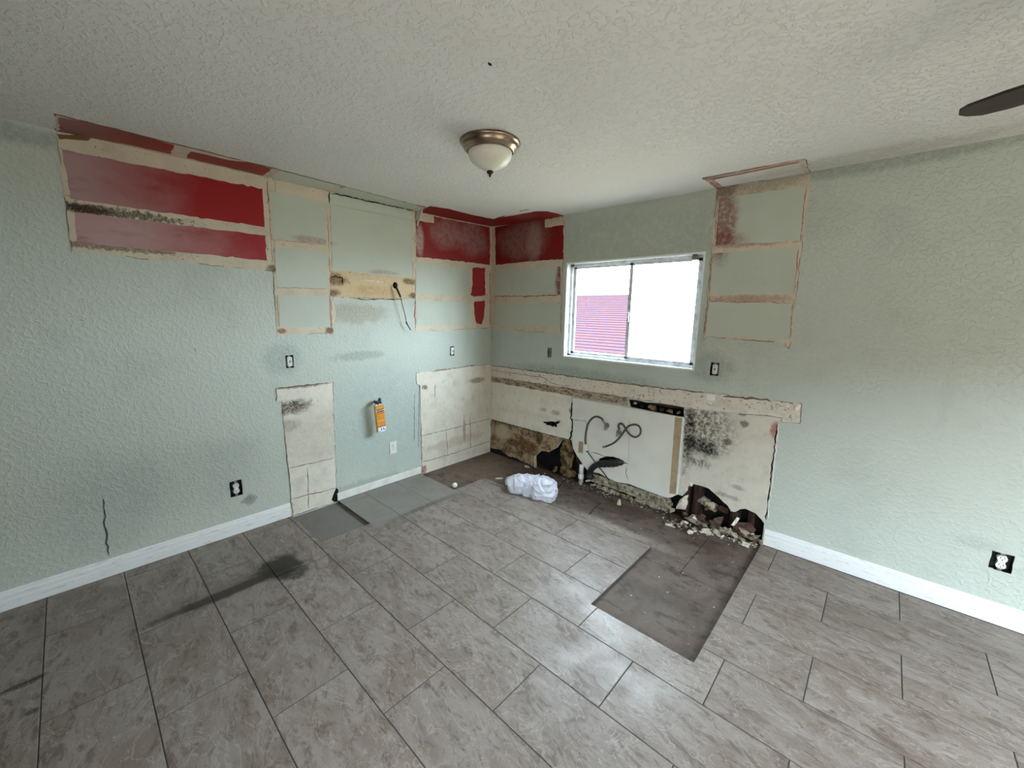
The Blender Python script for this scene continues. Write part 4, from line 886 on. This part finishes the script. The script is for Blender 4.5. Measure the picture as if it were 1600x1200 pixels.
lobes = [(-.085, .05, .165, .12, .105), (-.18, .11, .08, .06, .06), (.0, .0, .13, .12, .115), (.085, -.045, .135, .14, .125)]     # offset right, offset away, radii
def crs(p, f, o): return 1-abs(mnoise.noise(Vector((p.x*f+o, p.y*f-o, p.z*f*1.3+o*.3))))*2.2
for v in bm.verts:
    n0 = v.co.normalized(); best = 0
    for ox, of, a, b, c in lobes:
        lo, hi = 0, .5
        for _ in range(14):
            mdl = (lo+hi)/2; p = n0*mdl; x, y, z = p.dot(rx)-ox, p.dot(fx)-of, p.z
            if abs(x/a)**2.3+abs(y/b)**2.3+abs(z/c)**2.0 < 1: lo = mdl
            else: hi = mdl
        best = max(best, lo)
    p = n0*best; q = p+Vector((mnoise.noise(p*6), mnoise.noise(p*6+Vector((9, 0, 0))), mnoise.noise(p*6+Vector((0, 9, 0)))))*.05
    k = .86+.11*max(0, crs(q, 9, 3))**2+.06*max(0, crs(q, 20, 7))**2+.10*mnoise.noise(p*5)
    p = p*k
    p.z = max(p.z*1.0, -.062+.003*mnoise.noise(p*30)); v.co = p
bag = mo('plastic_bag', bm, bag_m, None, True); bag.location = (mid.x, mid.y, SUB+.066)
tag(bag, 'crumpled white plastic bag lying on the floor near the black hole', 'bag')
# opening of the bag: rolled band with a red line and fold shade added as a dark tube
def bagpt(u, a, zz): return (rx*u+fx*a+Vector((0, 0, zz)))
tube('drawstring', [bagpt(.035, .09, .085), bagpt(.0, .02, .088), bagpt(-.015, -.05, .06), bagpt(-.01, -.10, .02), bagpt(.01, -.13, -.03)], .007, simple('pink_band', (206, 150, 160), .5), bag)
tube('drawstring', [bagpt(.055, .085, .092), bagpt(.02, .02, .092), bagpt(.008, -.05, .066), bagpt(.018, -.10, .03), bagpt(.03, -.135, -.02)], .006, bag_m, bag)
tube('fold_shade', [bagpt(.022, -.055, .07), bagpt(.045, -.085, .058), bagpt(.06, -.115, .035)], .010, simple('fold_shade_grey', (70, 70, 76), .6), bag)  # dark tube stands in for crease shade on the white bag

# ---- white ball
q = FW(708, 763, SUB); bm = bmesh.new(); bmesh.ops.create_uvsphere(bm, u_segments=32, v_segments=16, radius=.024)
o = mo('small_ball', bm, simple('ball_white', (226, 224, 210), .45), None, True); o.location = (q[0], q[1]+.02, SUB+.024); tag(o, 'small white ball on the tile corner left of the white bag', 'ball')

# ---- debris in front of the wall
def frag(name, px, py, s, mat, lab, cat, rot=None, seed=1, up=0):
    q = FW(px, py, SUB); y = min(q[1], -.045)
    o = chunk(name, (q[0], y, 0), s, mat, None, seed, rot, rest=SUB+up); tag(o, lab, cat, None); return o
frag('plaster_chunk', 968, 790, (.035, .03, .035), simple('pale_stone', (214, 192, 160), .9, var=(180, 150, 120), vs=30), 'pale pointed plaster chunk alone on the bare floor right of the bag', 'debris', seed=21)
frag('wood_scrap', 823, 730, (.062, .014, .012), plaster_w, 'pale wood scrap behind the white bag', 'debris', (0, 0, .1), 22)
frag('wood_scrap', 780, 748, (.045, .022, .010), plaster_w, 'pale flat scrap on the tile edge left of the white bag', 'debris', (0, 0, .9), 23)
o = bx('wood_stick', -.004, .004, -.004, .004, 0, .14, plaster_w, None); q = R3(836, 727, .03); o.location = (q.x, q.y, SUB); o.rotation_euler = (.1, .06, 0); tag(o, 'thin pale stick standing against the wall at the black hole', 'debris')
def plate(px, py, s, rot, lab, seed, mat=plaster_w, yoff=0):
    r = random.Random(seed); n = r.choice((5, 6, 7)); out = []
    for i in range(n):
        th = 2*PI*i/n+r.uniform(-.3, .3); k_ = r.uniform(.55, 1.15); out.append((s[0]*k_*math.cos(th), s[1]*k_*math.sin(th)))
    bm = bmesh.new(); A = [bm.verts.new((x, y, .006)) for x, y in out]; B = [bm.verts.new((x, y, -.006)) for x, y in out]; bm.faces.new(A); bm.faces.new(B[::-1])
    for i in range(n): bm.faces.new((A[i], A[(i+1) % n], B[(i+1) % n], B[i]))
    from mathutils import Euler
    bm.transform(Euler(rot).to_matrix().to_4x4()); mz = min(v.co.z for v in bm.verts); bm.transform(Matrix.Translation((0, 0, -mz-.001)))
    o = mo('plaster_fragment', bm, mat); q = FW(px, py, SUB); o.location = (q[0], q[1]+yoff, SUB); tag(o, lab, 'debris', 'broken plaster pieces below the wall'); return o
plate(1102, 832, (.075, .05), (.25, -.1, .3), 'large flat white plaster piece in the middle of the rubble heap', 31)
plate(1165, 852, (.055, .035), (.1, .15, .8), 'white plaster flake at the right front of the rubble heap', 32)
plate(1050, 822, (.05, .012), (0, .1, .7), 'narrow white sliver at the left end of the rubble heap', 33)
plate(1080, 834, (.045, .02), (.5, .2, 1.4), 'tilted white plaster flake left of the large flat piece', 34)
def lean(px, py, d, s_, rot, lab, seed, mat):
    o = plate(px, py, s_, rot, lab, seed, mat); q = R3(px, py, d); o.location = (q.x, -d, max(SUB, q.z-s_[1]*.9)); return o
pg = simple('plaster_grey', (150, 140, 126), .9, var=(100, 88, 78)); pb = simple('plaster_brown', (92, 74, 62), .9, var=(60, 46, 40)); prb = simple('plaster_redbrown', (84, 58, 50), .9, var=(54, 38, 34))
lean(1092, 812, .02, (.085, .045), (1.0, .15, .2), 'dirty grey slab leaning in the larger wall hole', 35, pg)
lean(1122, 812, .02, (.05, .05), (1.1, .3, .1), 'dark brown slab leaning between the two wall holes', 36, pb)
lean(1162, 822, .015, (.07, .045), (1.1, .1, .2), 'dark red brown slab in the smaller wall hole', 37, prb)
plate(1123, 838, (.035, .02), (.2, .3, .2), 'small white flake in front of the dark brown slab', 38)
lean(1149, 812, .03, (.016, .05), (1.2, .5, .3), 'upright white plaster edge between the two holes', 39, plaster_w)
rr_ = random.Random(77)
for i in range(110):
    t = rr_.random(); q = FW(1040+t*150, 818+t*36, SUB); s0 = rr_.choice((.010, .014, .018, .024, .03))
    x_, y_ = q[0]+rr_.gauss(0, .03), min(q[1]+rr_.uniform(-.02, .06), -.02)
    if i % 3 == 0 and t > .15: y_ = rr_.uniform(-.05, -.015); s0 = rr_.choice((.03, .04, .05))
    mt_, nm_ = rr_.choice(((plaster_w, 'white'), (plaster_d, 'dirty tan'), (plaster_d, 'dirty tan'), (pg, 'grey'), (pb, 'dark brown'), (prb, 'reddish brown'), (mortar_m, 'greenish grey'), (insul_m, 'mossy yellow')))
    o = chunk('plaster_piece', (x_, y_, 0), (s0, s0*rr_.uniform(.5, 1), s0*rr_.uniform(.25, .7)), mt_, None, 700+i, (rr_.uniform(-.7, .7), rr_.uniform(-.7, .7), rr_.uniform(0, 6)), rest=SUB+max(0, .06-abs(y_+.03)*.6)*rr_.random())
    sz_ = 'tiny' if s0 < .016 else ('small' if s0 < .03 else 'larger'); wh_ = ('at the left end of', 'left of the middle of', 'right of the middle of', 'at the right end of')[min(3, int(t*4))]
    dp_ = 'close to the wall' if y_ > -.055 else 'toward the room'
    tag(o, f'{sz_} {nm_} piece {wh_} the rubble heap, {dp_}', 'debris', 'small rubble pieces in the heap', 'thing')
# uncountable crumbs
bm = bmesh.new(); r = random.Random(8)
def crumb(x, y, s):
    b2 = chunk_bm((s, s*r.uniform(.5, 1), s*.5), r.randint(0, 9999), 8); b2.transform(Matrix.Translation((x, y, SUB+s*.35))); me = bpy.data.meshes.new('t'); b2.to_mesh(me); b2.free(); bm.from_mesh(me); bpy.data.meshes.remove(me)
for i in range(230):
    t = r.random(); a = FW(1035+t*155, 815+t*38, SUB); crumb(a[0]+r.gauss(0, .04), min(a[1]+r.gauss(0, .035), -.015), r.choice((.003, .004, .006, .009, .014)))
for i in range(120):
    x = r.uniform(.75, 2.1); crumb(x, -.02-abs(r.gauss(0, .045)), r.choice((.003, .004, .006, .009)))
for i in range(70):
    x = r.uniform(.3, 2.7); y = -abs(r.gauss(0, .3))-.03
    if y < -.57 and x < 2.25: continue
    crumb(x, y, r.choice((.002, .003, .005)))
for i in range(18): crumb(r.uniform(2.27, 2.72), r.uniform(-1.33, -.6), r.choice((.002, .003, .006)))
for i in range(14): crumb(r.uniform(.05, .5), r.uniform(-2.12, -1.83), r.choice((.002, .003, .004)))
o = mo('plaster_crumbs', bm, plaster_w); tag(o, 'scattered small plaster crumbs on the bare subfloor', 'debris', kind='stuff')
bm = bmesh.new()
for i in range(260):
    t = r.random(); a = FW(1045+t*145, 808+t*38, SUB); crumb(a[0]+r.gauss(0, .05), min(a[1]+r.gauss(0, .03), .0), r.choice((.006, .009, .014, .02)))
for i in range(120): crumb(r.uniform(.7, 2.12), -.005-abs(r.gauss(0, .025)), r.choice((.004, .006, .009, .014)))
for i in range(40): crumb(r.uniform(.05, .7), -.005-abs(r.gauss(0, .012)), r.choice((.004, .007, .012)))
o = mo('dirt_crumbs', bm, simple('dirt', (70, 54, 42), .95, var=(40, 30, 25), vs=60)); tag(o, 'dark dirt and rot crumbs along the foot of the broken wall', 'debris', kind='stuff')
